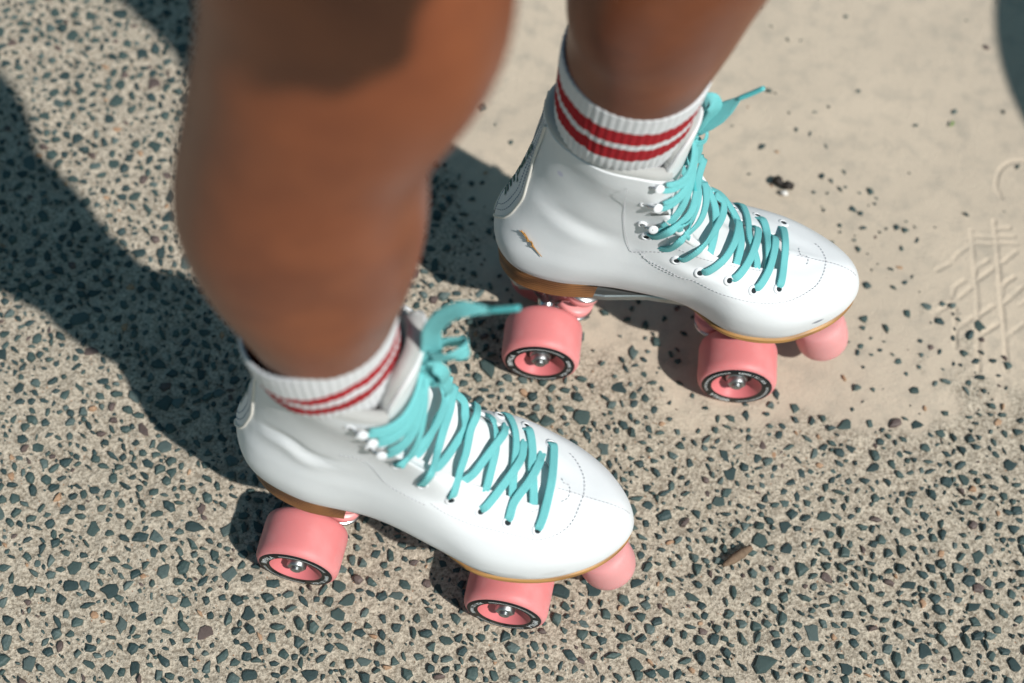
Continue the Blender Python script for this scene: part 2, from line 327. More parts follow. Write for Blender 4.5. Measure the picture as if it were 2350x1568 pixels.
# creases of the soft leather: bulges and valleys as small displacements along the normal
def crease(P, lines):
    d = np.zeros(len(P))
    for L, amp, wid in lines:
        Q = cr_path(np.array(L)/1000, 24); D = np.sqrt(((P[:, None]-Q[None])**2).sum(-1)); k = D.argmin(1); dm = D.min(1)
        tap = np.sin(np.pi*np.clip(k/23., .06, .94)); d += amp*np.exp(-(dm/wid)**2)*tap
    return d
def build_boot(root, side, mleather, lines):
    """side=+1 right skate (medial = +y), -1 left skate (mirrored in y)"""
    MIR = np.array([1, side, 1.])
    def flip(f): return f[:, ::-1] if side > 0 else f
    nv, nu = 160, 216
    vv = np.linspace(0, 10, nv+1); uu = np.linspace(0, 18, nu, endpoint=False)
    Vg, Ug = np.meshgrid(vv, uu, indexing='ij'); V0, U0 = Vg.ravel().copy(), Ug.ravel().copy()
    med = U0 > 9; up_ = np.where(med, 18-U0, U0)
    vf = np.interp(up_, *THR_F); us = np.where(med, np.interp(V0, *THR_S[1]), np.interp(V0, *THR_S[0]))
    inside = (V0 > vf) & (up_ < us)
    F = grid_faces(nv+1, nu, True); keep = inside[F].sum(1) < 3; keep &= ~(inside[F].sum(1) == 4); F = F[keep]
    used = np.zeros(len(V0), bool); used[F.ravel()] = True; sn = inside & used
    dv = V0-vf; du = us-up_; tof = (dv < du) & (up_ < 2.6)
    V0 = np.where(sn & tof, vf, V0); up2 = np.where(sn & ~tof, us, up_); U1 = np.where(med, 18-up2, up2)
    P = S(V0, U1); N = surf_n(V0, U1); c = np.array([.09, 0, .12]); 
    P = P+N*crease(P, lines)[:, None]
    lump = (vnoise(P[:, 0]*1+P[:, 2], P[:, 1]+P[:, 2]*.4, .035, 5)-.5)*.0014; P = P+N*lump[:, None]
    # throat lips lift slightly off the tongue
    rel = np.where(V0 > 4.6, np.exp(-np.clip(np.where(med, 1, 1)*(up2-us), 0, 9)/.5), 0)*np.clip((V0-5.2)/.8, 0, 1); P = P+N*(rel*.0003)[:, None]
    me = mesh_data('boot', P*MIR, flip(F), mleather)
    bo = obj('boot', me, root)
    md = bo.modifiers.new('thickness', 'SOLIDIFY'); md.thickness = .0022; md.offset = -1; md.use_rim = True
    boot = bo
    # tongue
    vt = np.concatenate([np.linspace(4.7, 10, 60), 10+np.linspace(.05, 1, 14)]); ut = np.linspace(-5.0, 4.3, 57)
    Vg, Ug = np.meshgrid(vt, ut, indexing='ij'); vb = np.minimum(Vg, 10); ext = np.maximum(Vg-10, 0)
    def tong(off, hgt):
        P = S(vb, Ug % 18); N = surf_n(vb, Ug % 18); P = P+N*off
        shape = np.clip(1-np.abs(Ug/np.where(Ug < 0, 5.3, 4.8))**3.0, 0, 1); P = P+ext[..., None]*np.array([.10, 0, 1.])*((hgt*shape)[..., None]); return P.reshape(-1, 3)
    f = flip(grid_faces(len(vt), len(ut)))
    tg = part('tongue', tong(-.0031, .044)*MIR, f, M_TONGUE, root); md = tg.modifiers.new('thickness', 'SOLIDIFY'); md.thickness = .0025; md.offset = -1
    k_ = int(np.searchsorted(vt, 8.7))*len(ut); TL = tong(-.0056, .0455)[k_:]*MIR; tl = part('tongue_lining', TL, flip(grid_faces(len(TL)//len(ut), len(ut))), M_LINING, tg); md = tl.modifiers.new('thickness', 'SOLIDIFY'); md.thickness = .0085; md.offset = -1
    # padded collar lining
    ucs = np.linspace(4.25, 18-4.25, 90); P = S(np.full(90, 10.), ucs); N = surf_n(np.full(90, 9.8), ucs); P = P-N*.0046; P[:, 2] += .0012
    rr = .0045*np.clip(np.minimum(np.arange(90), 89-np.arange(90))/5+.3, 0, 1)
    v, f = tube(P*MIR, rr, 12); part('collar_lining', v, f, M_LINING, boot)
    vl = np.linspace(8.8, 10, 14); Vg, Ug = np.meshgrid(vl, np.linspace(5.4, 12.6, 90), indexing='ij'); P = S(Vg, Ug)-surf_n(Vg, Ug)*.0058; P[..., 2] -= .002
    part('inner_lining', P.reshape(-1, 3)*MIR, grid_faces(14, 90), M_LINING, boot)
    # a dark foot bed closes the boot from below
    P = S(np.zeros(72), np.linspace(0, 18, 72, endpoint=False)); c = P.mean(0); c[1] = 0
    P2 = c+(P-c)*.97; P2[:, 2] += .002; part('insole', P2*MIR, [list(range(72))], M_INNER, boot)
    # heel strip piping, double stitching and print
    for s2 in (1, -1):
        pv = np.array(PIPE); pu = pv[:, 1]; uu_ = 18-pu if s2 > 0 else pu; vq = pv[:, 0]
        P = S(vq, uu_)+surf_n(vq, uu_)*.0006; P = cr_path(P, 70); v, f = tube(P*MIR, .00105, 8); part('piping', v, f, M_PIPING, boot)
        a = Acc()
        for off in (.16, .30):
            pu2 = pu+off*np.interp(vq, [2, 3, 4], [1.0, 1, 1]); pu2 = np.minimum(pu2, 9); uu_ = 18-pu2 if s2 > 0 else pu2
            vv2 = vq+np.interp(vq, [2, 3.4, 5], [.22, .18, 0])*off*4
            P = cr_path(S(vv2, uu_)+surf_n(vv2, uu_)*.0003, 180); dashes(a, P*MIR, 1.9, 1.1, .00032)
        a.make('stitching', M_STITCHB, boot)
    return boot
def dashes(a, P, on, gap, r):
    L = np.concatenate([[0], np.cumsum(np.linalg.norm(np.diff(P, axis=0), axis=1))])*1000; s = 0.
    while s+on < L[-1]:
        q = np.stack([np.interp([s, s+on/2, s+on], L, P[:, k]) for k in range(3)], -1)
        v, f = tube(q, [r*.6, r, r*.6], 5); a.add(v, f); s += on+gap
def stitch_rows(boot, rows, MIR):
    a = Acc()
    for L in rows:
        L = np.array(L); P = cr_path(L[:, :3]/1000, max(20, len(L)*14)); dashes(a, P*MIR, 1.7, 1.0, .00028)
    a.make('stitching', M_STITCH, boot)
def frame_of(n):
    n = unit(np.array(n, float)); t = unit(np.cross(n, [0, 0, 1.]) if abs(n[2]) < .95 else np.cross(n, [1., 0, 0])); return t, np.cross(n, t), n
def place(v, p, n):
    t, b_, n = frame_of(n); return np.asarray(p)+v[:, :1]*t+v[:, 1:2]*b_+v[:, 2:3]*n
def eyelet(boot, p, n, MIR, r=.0034):
    v, f = lathe([(r*.56, .0001), (r*.58, .0007), (r*.72, .0011), (r*.95, .0008), (r*1.12, .0005), (r*1.2, -.0001), (r*1.1, -.0006)], 28, 'z'); e = part('eyelet', place(v, p, n)*MIR, f, M_EYELET, boot)
    a = np.linspace(0, 2*np.pi, 24, endpoint=False); d = np.stack([r*.60*np.cos(a), r*.60*np.sin(a), np.full(24, .0005)], -1)
    part('eyelet_hole', place(d, p, n)*MIR, [list(range(24))], M_HOLE, e) if False else None
    return d, place(d, p, n)*MIR
def hook(boot, p, n, MIR):
    p = np.asarray(p); n = np.array(n, float); b0 = p+np.array([-.0075, 0, -.0012])
    v, f = lathe([(.0015, .0002), (.0017, .0007), (.0023, .0009), (.0030, .0006), (.0034, 0), (.0032, -.0006)], 26, 'z'); h = part('lace_hook', place(v, b0, n)*MIR, f, M_EYELET, boot)
    a = np.linspace(0, 2*np.pi, 20, endpoint=False); part('hook_hole', place(np.stack([.0019*np.cos(a), .0019*np.sin(a), np.full(20, .0004)], -1), b0, n)*MIR, [list(range(20))], M_HOLE, boot, False)
    v, f = tube([b0+n*.0002, b0+np.array([.003, 0, .0005])+n*.0022, p+n*.0030], [.0010, .0013, .0016], 10); part('hook_arm', v*MIR, f, M_STEEL, boot)
    prof = [(.0016, -.0010), (.0027, -.0004), (.0032, .0000), (.0032, .0003), (.0029, .0006), (.0016, .0008), (.00001, .0008)]
    v, f = lathe(prof, 30, 'z'); d = unit(n+np.array([.15, 0, .5])); part('hook_button', place(v, p+n*.0036, d)*MIR, f, M_EYELET, boot); return h
def fan_rows(starts, knot, sgn, B=8.5):
    rows = []
    for (x, y, z), (kx, ky, kz), b_ in starts:
        p0 = np.array([x, y, z], float); k = np.array(knot, float)+np.array([kx, ky, kz]); L = []
        for t in (0, .1, .25, .45, .65, .85, 1):
            q = p0*(1-t)+k*t+np.array([.66, .66*sgn, .12])*(B+b_)*math.sin(math.pi*t)**.8+np.array([0, 0, -5.0*math.sin(math.pi*t)]); n = unit(np.array([.42+.2*t, (.72-.2*t)*sgn, .50])); L.append(list(q)+list(n))
        rows.append(L)
    return rows
def lace_part(root, segs, MIR, extra, fans):
    a = Acc(); nfan = len(segs)
    for si, L in enumerate(list(segs)+fans):
        L = np.array(L); n = max(14, len(L)*7); P = cr_path(L[:, :3]/1000, n)*MIR; N = unit(cr_path(L[:, 3:], n))*MIR
        w = np.full(n, .0056 if si < nfan else .0037); w[:3] *= [.60, .74, .9]; 
        tw = np.interp(np.linspace(0, 1, n), [0, .5, 1], [random.uniform(-.12, .12), random.uniform(-.25, .25), random.uniform(-.12, .12)])
        v, f, uv = ribbon(P, N, w, .00155, tw); a.add(v, f, uv)
    for P, N, w in extra:
        P = np.array(P)/1000; n = max(16, len(P)*8); Q = cr_path(P, n)*MIR; N = np.array(N, float)
        N = cr_path(N, n) if N.ndim == 2 else np.repeat(N[None], n, 0); ww = np.interp(np.linspace(0, 1, n), np.linspace(0, 1, len(w)), w)/1000
        v, f, uv = ribbon(Q, unit(N)*MIR, ww, .0015); a.add(v, f, uv)
    return a.make('lace', M_LACE, root)
# ---- wheels
def arc_text(txt, size, radius, centre_deg, name, parent, y, m_, bold=.0):
    """lettering bent round the wheel axis (seen from -y, tops outward, read clockwise)"""
    cu = bpy.data.curves.new(name, 'FONT'); cu.body = txt; cu.size = 1; cu.align_x = 'CENTER'; cu.offset = bold; cu.resolution_u = 3; cu.space_character = 1.05
    o = bpy.data.objects.new('t', cu); me = bpy.data.meshes.new_from_object(o); bpy.data.objects.remove(o); bpy.data.curves.remove(cu)
    for v in me.vertices:
        x, yy = v.co.x*size, v.co.y*size*.98; r = radius+yy; a = math.radians(centre_deg)-x/(radius+size*.35); v.co = (r*math.cos(a), y, r*math.sin(a))
    me.materials.append(m_); me.name = name; return obj(name, me, parent)
def annulus(r0, r1, y, a0=0, a1=360, seg=72):
    full = abs(a1-a0) >= 360; n = seg if full else seg//2; a = np.radians(np.linspace(a0, a1, n, endpoint=not full))
    V = np.concatenate([np.stack([r*np.cos(a), np.full(n, y), r*np.sin(a)], -1) for r in (r0, r1)]); return V, grid_faces(2, n, False).tolist()+([[n-1, 0, n, 2*n-1]] if full else [])
WHEEL = {}
def wheel(root, x, y, ang, visible, W=.0174, Rl=.0256):
    """outer face looks to -y of the wheel's own frame"""
    key = 'tyre'
    if key not in WHEEL:
        pr = [(.0183, -W+.0004), (Rl+.0006, -W), (.0274, -W+.0012), (.0284, -W+.0030), (.0289, -W+.0052), (.029, -W+.008), (.029, W-.008), (.0289, W-.0052), (.0284, W-.003), (.0274, W-.0012), (Rl, W), (.0100, W-.001)]
        WHEEL[key] = mesh_data('wheel', *lathe(pr, 96), M_PINK)
        hb = [(.0184, -W+.0001), (.0178, -W+.0008), (.0168, -W+.0022), (.0140, -W+.0062), (.0122, -W+.0082), (.0114, -W+.0086)]
        WHEEL['hub'] = mesh_data('hub', *lathe(hb, 72), M_HUB)
        be = [(.0115, -W+.0087), (.0100, -W+.0086), (.0098, -W+.0095), (.0066, -W+.0095), (.0064, -W+.0084), (.0044, -W+.0083), (.0001, -W+.0083)]
        WHEEL['bearing'] = mesh_data('bearing', *lathe(be, 48), M_DARK)
        v1, f1 = lathe([(.0062, -.008), (.0062, -.0072), (.0052, -.0070)], 6); acc = Acc()
        v, f = lathe([(.0080, -W+.0085), (.0080, -W+.0062), (.0073, -W+.0055), (.0030, -W+.0054)], 32); acc.add(v, f)
        v, f = lathe([(.0068, -W+.0056), (.0068, -W+.0016), (.0061, -W+.0009), (.0044, -W+.0007), (.0036, -W+.0010)], 6); acc.add(v, f)
        for k in range(5): v, f = lathe([(.0031, -W+.0014-.0005*k), (.0036, -W+.0012-.0005*k), (.0031, -W+.0010-.0005*k)], 20); acc.add(v, f)
        v, f = lathe([(.0031, -W-.0009), (.0026, -W-.0013), (.0001, -W-.0013)], 20); acc.add(v, f)
        o = acc.make('axle_nut', M_NUT, None); WHEEL['nut'] = o.data; bpy.data.objects.remove(o)
        WHEEL['label'] = mesh_data('label_ring', *lathe([(.0184, -W-.00005), (Rl-.0001, -W-.00035), (Rl+.0002, -W+.0003)], 96), M_LABEL)
    w = obj('wheel', WHEEL['tyre'], root, (x, y, .029))
    for nm, k in (('hub', 'hub'), ('bearing', 'bearing'), ('axle_nut', 'nut'), ('label_ring', 'label')): obj(nm, WHEEL[k], w)
    if visible:
        yt = -W-.0007; a0, a1 = ang
        arc_text('IMPALA', .0050, .0202, a0, 'lettering', w, yt, M_PRINT, .03); arc_text('58MM / 32 / 82A', .0036, .0208, a1, 'lettering', w, yt, M_PRINT, .02)
        h0, h1 = 36, 48
        for r in (.0217, .0227):
            d = (a0-a1) % 360
            for s0, s1 in ((a1+h1, a1+d-h0), (a0+h0, a0+(360-d)-h1)):
                v, f = annulus(r, r+.00035, yt, s0, s1); part('label_line', v, f, M_PRINT, w, False)
    return w
def truck(root, x, fwd):
    """fwd=+1: cushions in front of the axle (rear truck), -1: behind it"""
    a = Acc(); v, f = tube([(x, -.047, .029), (x, .047, .029)], .0040, 14); a.add(v, f)
    t = np.linspace(-1, 1, 15); P = np.stack([np.full(15, x), t*.015, .036+.008*(1-np.abs(t)**1.5)], -1); v, f = tube(P, .0075-.002*np.abs(t), 14); a.add(v, f)
    v, f = tube([(x, 0, .044), (x+fwd*.012, 0, .052), (x+fwd*.026, 0, .054)], [.009, .008, .010], 14); a.add(v, f)
    v, f = tube([(x, -.004, .046), (x-fwd*.008, -.004, .062), (x-fwd*.012, -.004, .080)], [.0055, .005, .006], 14); a.add(v, f)
    tr = a.make('truck', M_STEEL, root)
    b0 = np.array([x+fwd*.0225, 0, .0480]); d = unit(np.array([fwd*.22, 0, 1.])); 
    def stack(z0, prof, mt, nm):
        v, f = lathe(prof, 40, 'z'); part(nm, place(v, b0+d*z0, d), f, mt, tr)
    for z0 in (-.012, .006):
        stack(z0, [(.004, 0), (.0125, 0), (.0138, .0012), (.0142, .0045), (.0138, .0078), (.0125, .009), (.004, .009)], M_CUSH, 'cushion')
    for z0 in (-.0145, .0150):
        stack(z0, [(.003, 0), (.0135, 0), (.0148, .0008), (.0151, .0020), (.0142, .0030), (.003, .0030)], M_STEEL, 'cup_washer')
    v, f = lathe([(.0001, .030), (.0040, .030), (.0045, .029), (.0045, -.024), (.0001, -.024)], 20, 'z'); part('kingpin', place(v, b0, d), f, M_NUT, tr)
    v, f = prism([(x+fwd*s*.001, w_) for s, w_ in ((-22, -.014), (36, -.014), (44, -.006), (44, .006), (36, .014), (-22, .014))][::int(fwd)], .070, .0785, .0015); part('truck_base', v, f, M_PLATE, tr)
    return tr
def build_skate(name, side, x, y, rot, label, mleather, D, lines, wheel_ang):
    root = bpy.data.objects.new(name, None); COL.objects.link(root); root.location = (x, y, 0); root.rotation_euler = (0, 0, rot)
    root['label'] = label; root['category'] = 'roller skate'; root['group'] = 'pair of white quad roller skates'
    root.empty_display_size = .05
    MIR = np.array([1, side, 1.])
    boot = build_boot(root, side, mleather, lines); stitch_rows(boot, D['stitch'], MIR)
    for p, n in EYES:
        d, q = eyelet(boot, np.array(p)/1000, n, MIR); part('eyelet_hole', q, [list(range(24))], M_HOLE, boot, False)
    for p, n in D['hooks']: hook(boot, np.array(p)/1000, n, MIR)
    # lettering up the back of the heel
    cu = bpy.data.curves.new('heel', 'FONT'); cu.body = 'impala'; cu.size = 1; cu.align_x = 'CENTER'; cu.offset = .02; cu.resolution_u = 3
    o = bpy.data.objects.new('t', cu); me = bpy.data.meshes.new_from_object(o); bpy.data.objects.remove(o)
    co = np.array([v.co[:] for v in me.vertices]); vq = 5.4+co[:, 0]*1.25; uq = 9+side*(co[:, 1]-.25)*.62
    Q = S(vq, uq)+surf_n(vq, uq)*.0005; me.vertices.foreach_set('co', (Q*MIR).astype(np.float32).ravel()); me.materials.append(M_GREEN); me.update(); obj('lettering', me, boot)
    # sole: layered welt under the whole foot
    n = 144; uq = np.linspace(0, 18, n, endpoint=False); P0 = S(np.zeros(n), uq); T = unit(np.roll(P0, -1, 0)-np.roll(P0, 1, 0)); O = np.stack([-T[:, 1], T[:, 0]], -1)
    c0 = P0[:, :2].mean(0); sg = np.sign(((P0[:, :2]-c0)*O).sum(1).mean()); O = O*sg
    off = np.interp(P0[:, 0], [.02, .045, .095, .118], [-.0016, -.0045, -.003, .0012])
    rings = [(.0010, -.006), (.0008, 0), (-.0004, .0008), (-.0014, .0006), (-.0016, .0), (-.0020, .0), (-.0022, .0005), (-.0036, .0004), (-.0040, -.0002), (-.0046, -.0006), (-.0050, -.0020)]
    V = []
    for dz, dx in rings: q = P0.copy(); q[:, :2] += O*(off+dx)[:, None]; q[:, 2] += dz; V.append(q)
    V = np.concatenate(V); f = grid_faces(len(rings), n, True); f = f if side > 0 else f[:, ::-1]
    fl = f.tolist()+[list(range((len(rings)-1)*n, len(rings)*n))]
    part('sole', V*MIR, fl, M_SOLE, root, True)
    # stacked heel
    m_ = P0[:, 0] < .034; idx = [i for i in range(n) if m_[i]]; H = P0[idx]; OH = O[idx]; k0 = np.argmax(np.diff(idx) > 1) if (np.diff(idx) > 1).any() else None
    nh = len(H); lay = 7; V = []
    H = np.array(H); H[0, 0] = H[-1, 0] = .0335
    for k in range(lay*3+1):
        t = k/(lay*3); g = -.00035 if k % 3 == 0 else .0001
        q = H.copy(); q[:, 2] = (H[:, 2]-.0008)*(1-t)+.0888*t; q[:, :2] += OH*(g+.0003-.0010*t)
        q[:, 0] += np.where(q[:, 0] < 0, .0012*t, 0); q[:, 0] = np.where(H[:, 0] > .0334, .0335-.002*t, q[:, 0]); V.append(q)
    V = np.concatenate(V); f = grid_faces(lay*3+1, nh, True); fl = (f if side > 0 else f[:, ::-1]).tolist()+[list(range(lay*3*nh, (lay*3+1)*nh))]
    hl = part('heel', V*MIR, fl, M_HEEL, root, False)
    # alloy plate
    xs = np.array([-.030, -.024, .0, .04, .07, .10, .13, .165, .19, .197]); hw = np.array([.012, .019, .022, .022, .017, .017, .022, .023, .018, .010])
    zt = np.interp(xs, [-.03, .035, .10, .2], [.0905, .0902, .0862, .0850]); V = []
    for ds, dz in ((1, 0), (1.04, -.0010), (1.04, -.0055), (.9, -.0065)):
        a = np.concatenate([np.stack([xs, -hw*ds, zt+dz], -1), np.stack([xs, hw*ds, zt+dz], -1)[::-1]]); V.append(a)
    V = np.concatenate(V); nn = 2*len(xs); fl = grid_faces(4, nn, True).tolist()+[list(range(3*nn, 4*nn)), list(range(nn))[::-1]]
    part('plate', V*MIR, fl, M_PLATE, root, False)
    for x_, fw_ in ((0, 1), (.1453, -1)):
        t = truck(root, x_, fw_)
    k = 0
    for x_ in (0, .1453):
        wheel(root, x_, -.033, wheel_ang[k], True); k += 1
        w = wheel(root, x_, .033, (0, 180), False); w.rotation_euler = (0, 0, math.pi)
    # toe stop
    pr = [(.0001, -.0165), (.0135, -.0165), (.0172, -.0150), (.0189, -.0118), (.0195, -.006), (.0190, .004), (.0180, .012), (.0160, .0155), (.010, .017), (.0001, .017)]
    v, f = lathe(pr[::-1], 56, 'z'); ax = unit(np.array([-.30, 0, 1.])); ts = part('toe_stop', place(v, np.array([.2050, .001*side, .0385]), ax), f, M_STOP, root)
    v, f = tube([(.199, .001*side, .053), (.192, .001*side, .080)], .0048, 14); part('toe_stop_stem', v, f, M_NUT, ts)
    lc = lace_part(root, D['lace'], MIR, D['extra'], D['fan'])
    for P in D['aglets']:
        q = cr_path(np.array(P)/1000, 12)*MIR; v, f = tube(q, np.interp(np.linspace(0, 1, 12), [0, .1, .9, 1], [.0013, .00165, .00165, .0013]), 10); part('aglet', v, f, M_AGLET, lc)
    return root

# ---- positions on the boot surface, millimetres in the right skate's own frame (x forward, y inwards, z up) + surface normal
PIPE=[[9.85,8.45],[9.2,8.5],[8.3,8.52],[7.17,8.52],[6.42,8.42],[5.67,8.33],[5.0,8.25],[4.3,8.27],[3.67,8.33],[3.2,8.45],[2.85,8.62],[2.5,8.8],[2.3,8.92]]
DST=[[6.75, 8.75], [6.25, 8.5], [5.58, 8.42], [5.0, 8.33], [4.58, 8.33], [4.0, 8.42], [3.5, 8.58], [2.92, 8.67], [2.67, 8.67]]
GROOVES=[[[0.3594, 0.7154], [0.3597, 0.6969], [0.3598, 0.6754], [0.3604, 0.6543], [0.3596, 0.6324], [0.3586, 0.6078], [0.3578, 0.5877]], [[0.3786, 0.7264], [0.379, 0.7099], [0.3793, 0.6936], [0.3796, 0.6564], [0.3799, 0.6346], [0.3801, 0.6101], [0.3796, 0.59]], [[0.38, 0.7193], [0.3904, 0.7211]], [[0.38, 0.7122], [0.3935, 0.7132]], [[0.3801, 0.7057], [0.3958, 0.7063]], [[0.36, 0.71], [0.3758, 0.7106]], [[0.3596, 0.7034], [0.3753, 0.704]], [[0.344, 0.6865], [0.348, 0.6923], [0.3557, 0.6991]], [[0.3598, 0.6754], [0.362, 0.681], [0.3716, 0.6885]], [[0.3622, 0.6693], [0.369, 0.6753], [0.3748, 0.6808]], [[0.3413, 0.6533], [0.3426, 0.6597], [0.3512, 0.6675]], [[0.3826, 0.6875], [0.3944, 0.6991]], [[0.3296, 0.6742], [0.3401, 0.6818]], [[0.3457, 0.6506], [0.3563, 0.6612]], [[0.3819, 0.6504], [0.3887, 0.6574], [0.3971, 0.6662]], [[0.326, 0.6339], [0.3381, 0.6435]], [[0.3936, 0.6496], [0.4023, 0.6568]], [[0.3806, 0.6586], [0.382, 0.6662], [0.3908, 0.6746]], [[0.3612, 0.6367], [0.3726, 0.6463]], [[0.3601, 0.6181], [0.3751, 0.63]], [[0.3415, 0.6212], [0.3556, 0.634]], [[0.3426, 0.6419], [0.3415, 0.6212], [0.3411, 0.6059]], [[0.3817, 0.6204], [0.395, 0.6321]], [[0.4084, 0.7892], [0.4017, 0.7888], [0.3958, 0.7866], [0.3898, 0.7818], [0.3855, 0.775], [0.3833, 0.7673], [0.3827, 0.7604], [0.3842, 0.755], [0.3858, 0.7506]]]
A_LACE=[[[157.3,-27.1,131.2,0.2,-0.37,0.91],[158.2,-25.7,134.9,0.21,-0.37,0.91],[159.5,-16.5,138.2,0.18,-0.2,0.96],[159.8,2.9,145.2,0.3,0.02,0.95],[157.1,25.4,141.7,0.34,0.28,0.9],[155.0,29.8,140.1,0.36,0.43,0.83],[152.9,30.7,137.0,0.35,0.4,0.85]],[[137.7,-27.5,135.8,0.24,-0.49,0.84],[138.9,-25.2,140.0,0.25,-0.37,0.89],[139.9,-16.3,143.7,0.31,-0.17,0.93],[146.1,-3.1,147.3,0.37,-0.46,0.81],[149.7,10.3,146.5,0.42,0.18,0.89],[150.1,17.3,143.5,0.41,0.02,0.91],[150.5,22.0,141.1,0.4,0.17,0.9]],[[134.6,34.0,144.1,0.39,0.48,0.78],[139.5,32.1,147.3,0.41,0.39,0.82],[144.1,18.8,147.3,0.43,-0.01,0.9],[145.8,8.4,146.4,0.44,0.14,0.89],[148.7,-0.9,144.8,0.38,-0.29,0.88],[150.9,-8.9,139.7,0.25,-0.31,0.92],[152.0,-15.1,136.3,0.24,-0.24,0.94]],[[119.4,-27.1,143.3,0.38,-0.57,0.73],[124.0,-24.6,147.6,0.43,-0.52,0.74],[130.5,-11.7,150.8,0.51,-0.39,0.77],[136.2,1.0,153.8,0.47,-0.11,0.88],[138.6,11.6,151.0,0.5,0.18,0.84],[137.9,20.4,149.3,0.47,0.02,0.88],[138.5,27.3,145.3,0.44,0.36,0.82]],[[118.8,39.6,145.0,0.01,0.87,0.49],[123.9,38.2,151.1,0.27,0.63,0.73],[129.8,29.6,153.7,0.45,0.45,0.77],[133.0,20.6,153.3,0.52,0.05,0.85],[134.6,10.3,152.4,0.51,0.13,0.85],[135.8,0.2,151.5,0.46,-0.2,0.87],[137.0,-7.9,146.3,0.42,-0.47,0.77],[138.6,-15.1,140.5,0.31,-0.16,0.94]],[[101.5,-28.5,156.2,0.4,-0.84,0.36],[103.7,-28.2,164.2,0.58,-0.72,0.39],[104.6,-14.5,170.0,0.59,0.15,0.8],[105.6,-3.1,171.6,0.49,-0.23,0.84],[105.2,11.6,174.2,0.47,-0.16,0.87],[106.8,22.0,175.6,0.56,-0.12,0.82],[104.6,32.1,169.7,0.44,0.77,0.46],[101.3,29.2,169.4,0.41,0.81,0.41]],[[107.0,36.7,150.6,-0.03,0.89,0.46],[115.9,26.2,166.0,0.57,0.43,0.71],[120.0,18.9,162.6,0.59,0.02,0.81],[122.1,10.9,160.2,0.53,0.02,0.85],[122.3,-0.5,158.7,0.47,-0.26,0.84],[121.7,-14.5,153.4,0.6,-0.43,0.68],[120.7,-17.6,149.6,0.58,-0.42,0.7]],[[104.1,-21.7,165.1,0.7,-0.47,0.54],[109.1,-16.9,164.2,0.67,-0.07,0.74],[112.8,-10.1,161.2,0.57,0.02,0.82],[117.0,-0.3,161.8,0.46,-0.25,0.85],[121.1,9.1,162.9,0.51,-0.07,0.86],[124.9,20.0,160.5,0.59,0.07,0.81],[124.5,26.4,156.2,0.5,0.44,0.74],[124.9,30.7,151.2,0.41,0.55,0.73]],[[83.9,-29.8,173.2,0.13,-0.98,0.11],[84.9,-32.7,178.4,0.16,-0.98,0.09],[90.1,-30.5,192.7,0.79,-0.36,0.5],[90.0,-13.0,187.8,0.83,-0.07,0.55],[90.4,0.7,188.8,0.85,-0.01,0.53],[91.1,14.8,187.1,0.79,0.02,0.61],[91.1,24.0,189.3,0.63,-0.42,0.66],[91.1,31.6,189.4,0.7,0.53,0.47]],[[89.3,29.4,185.3,0.8,0.05,0.59],[97.4,26.2,180.9,0.67,-0.06,0.74],[99.8,19.6,175.9,0.51,-0.24,0.83],[101.8,11.9,174.3,0.49,-0.16,0.86],[99.1,4.1,172.3,0.53,-0.1,0.84],[95.5,-8.1,174.1,0.7,-0.02,0.72],[91.7,-19.5,179.0,0.62,0.26,0.74],[88.5,-27.5,184.5,0.83,-0.09,0.55]],[[69.1,-29.8,195.0,0.0,-1.0,-0.04],[73.2,-35.7,207.6,0.22,-0.94,0.25],[79.0,-24.6,206.3,0.46,-0.58,0.67],[84.4,-13.6,205.5,0.47,-0.56,0.68],[87.4,1.3,200.7,0.47,-0.54,0.7],[88.1,17.0,197.3,0.46,-0.53,0.72],[85.7,22.0,202.6,0.44,-0.56,0.7],[83.7,23.2,207.8,0.43,-0.57,0.7]],[[77.6,-23.7,195.6,0.87,0.0,0.5],[81.7,-17.9,195.6,0.73,-0.38,0.57],[84.3,-7.0,193.7,0.46,-0.55,0.7],[85.2,5.3,191.8,0.46,-0.54,0.71],[88.2,17.1,190.0,0.43,-0.54,0.72],[87.3,25.4,195.2,0.39,-0.62,0.69],[86.8,30.7,201.0,0.45,-0.5,0.74]]]
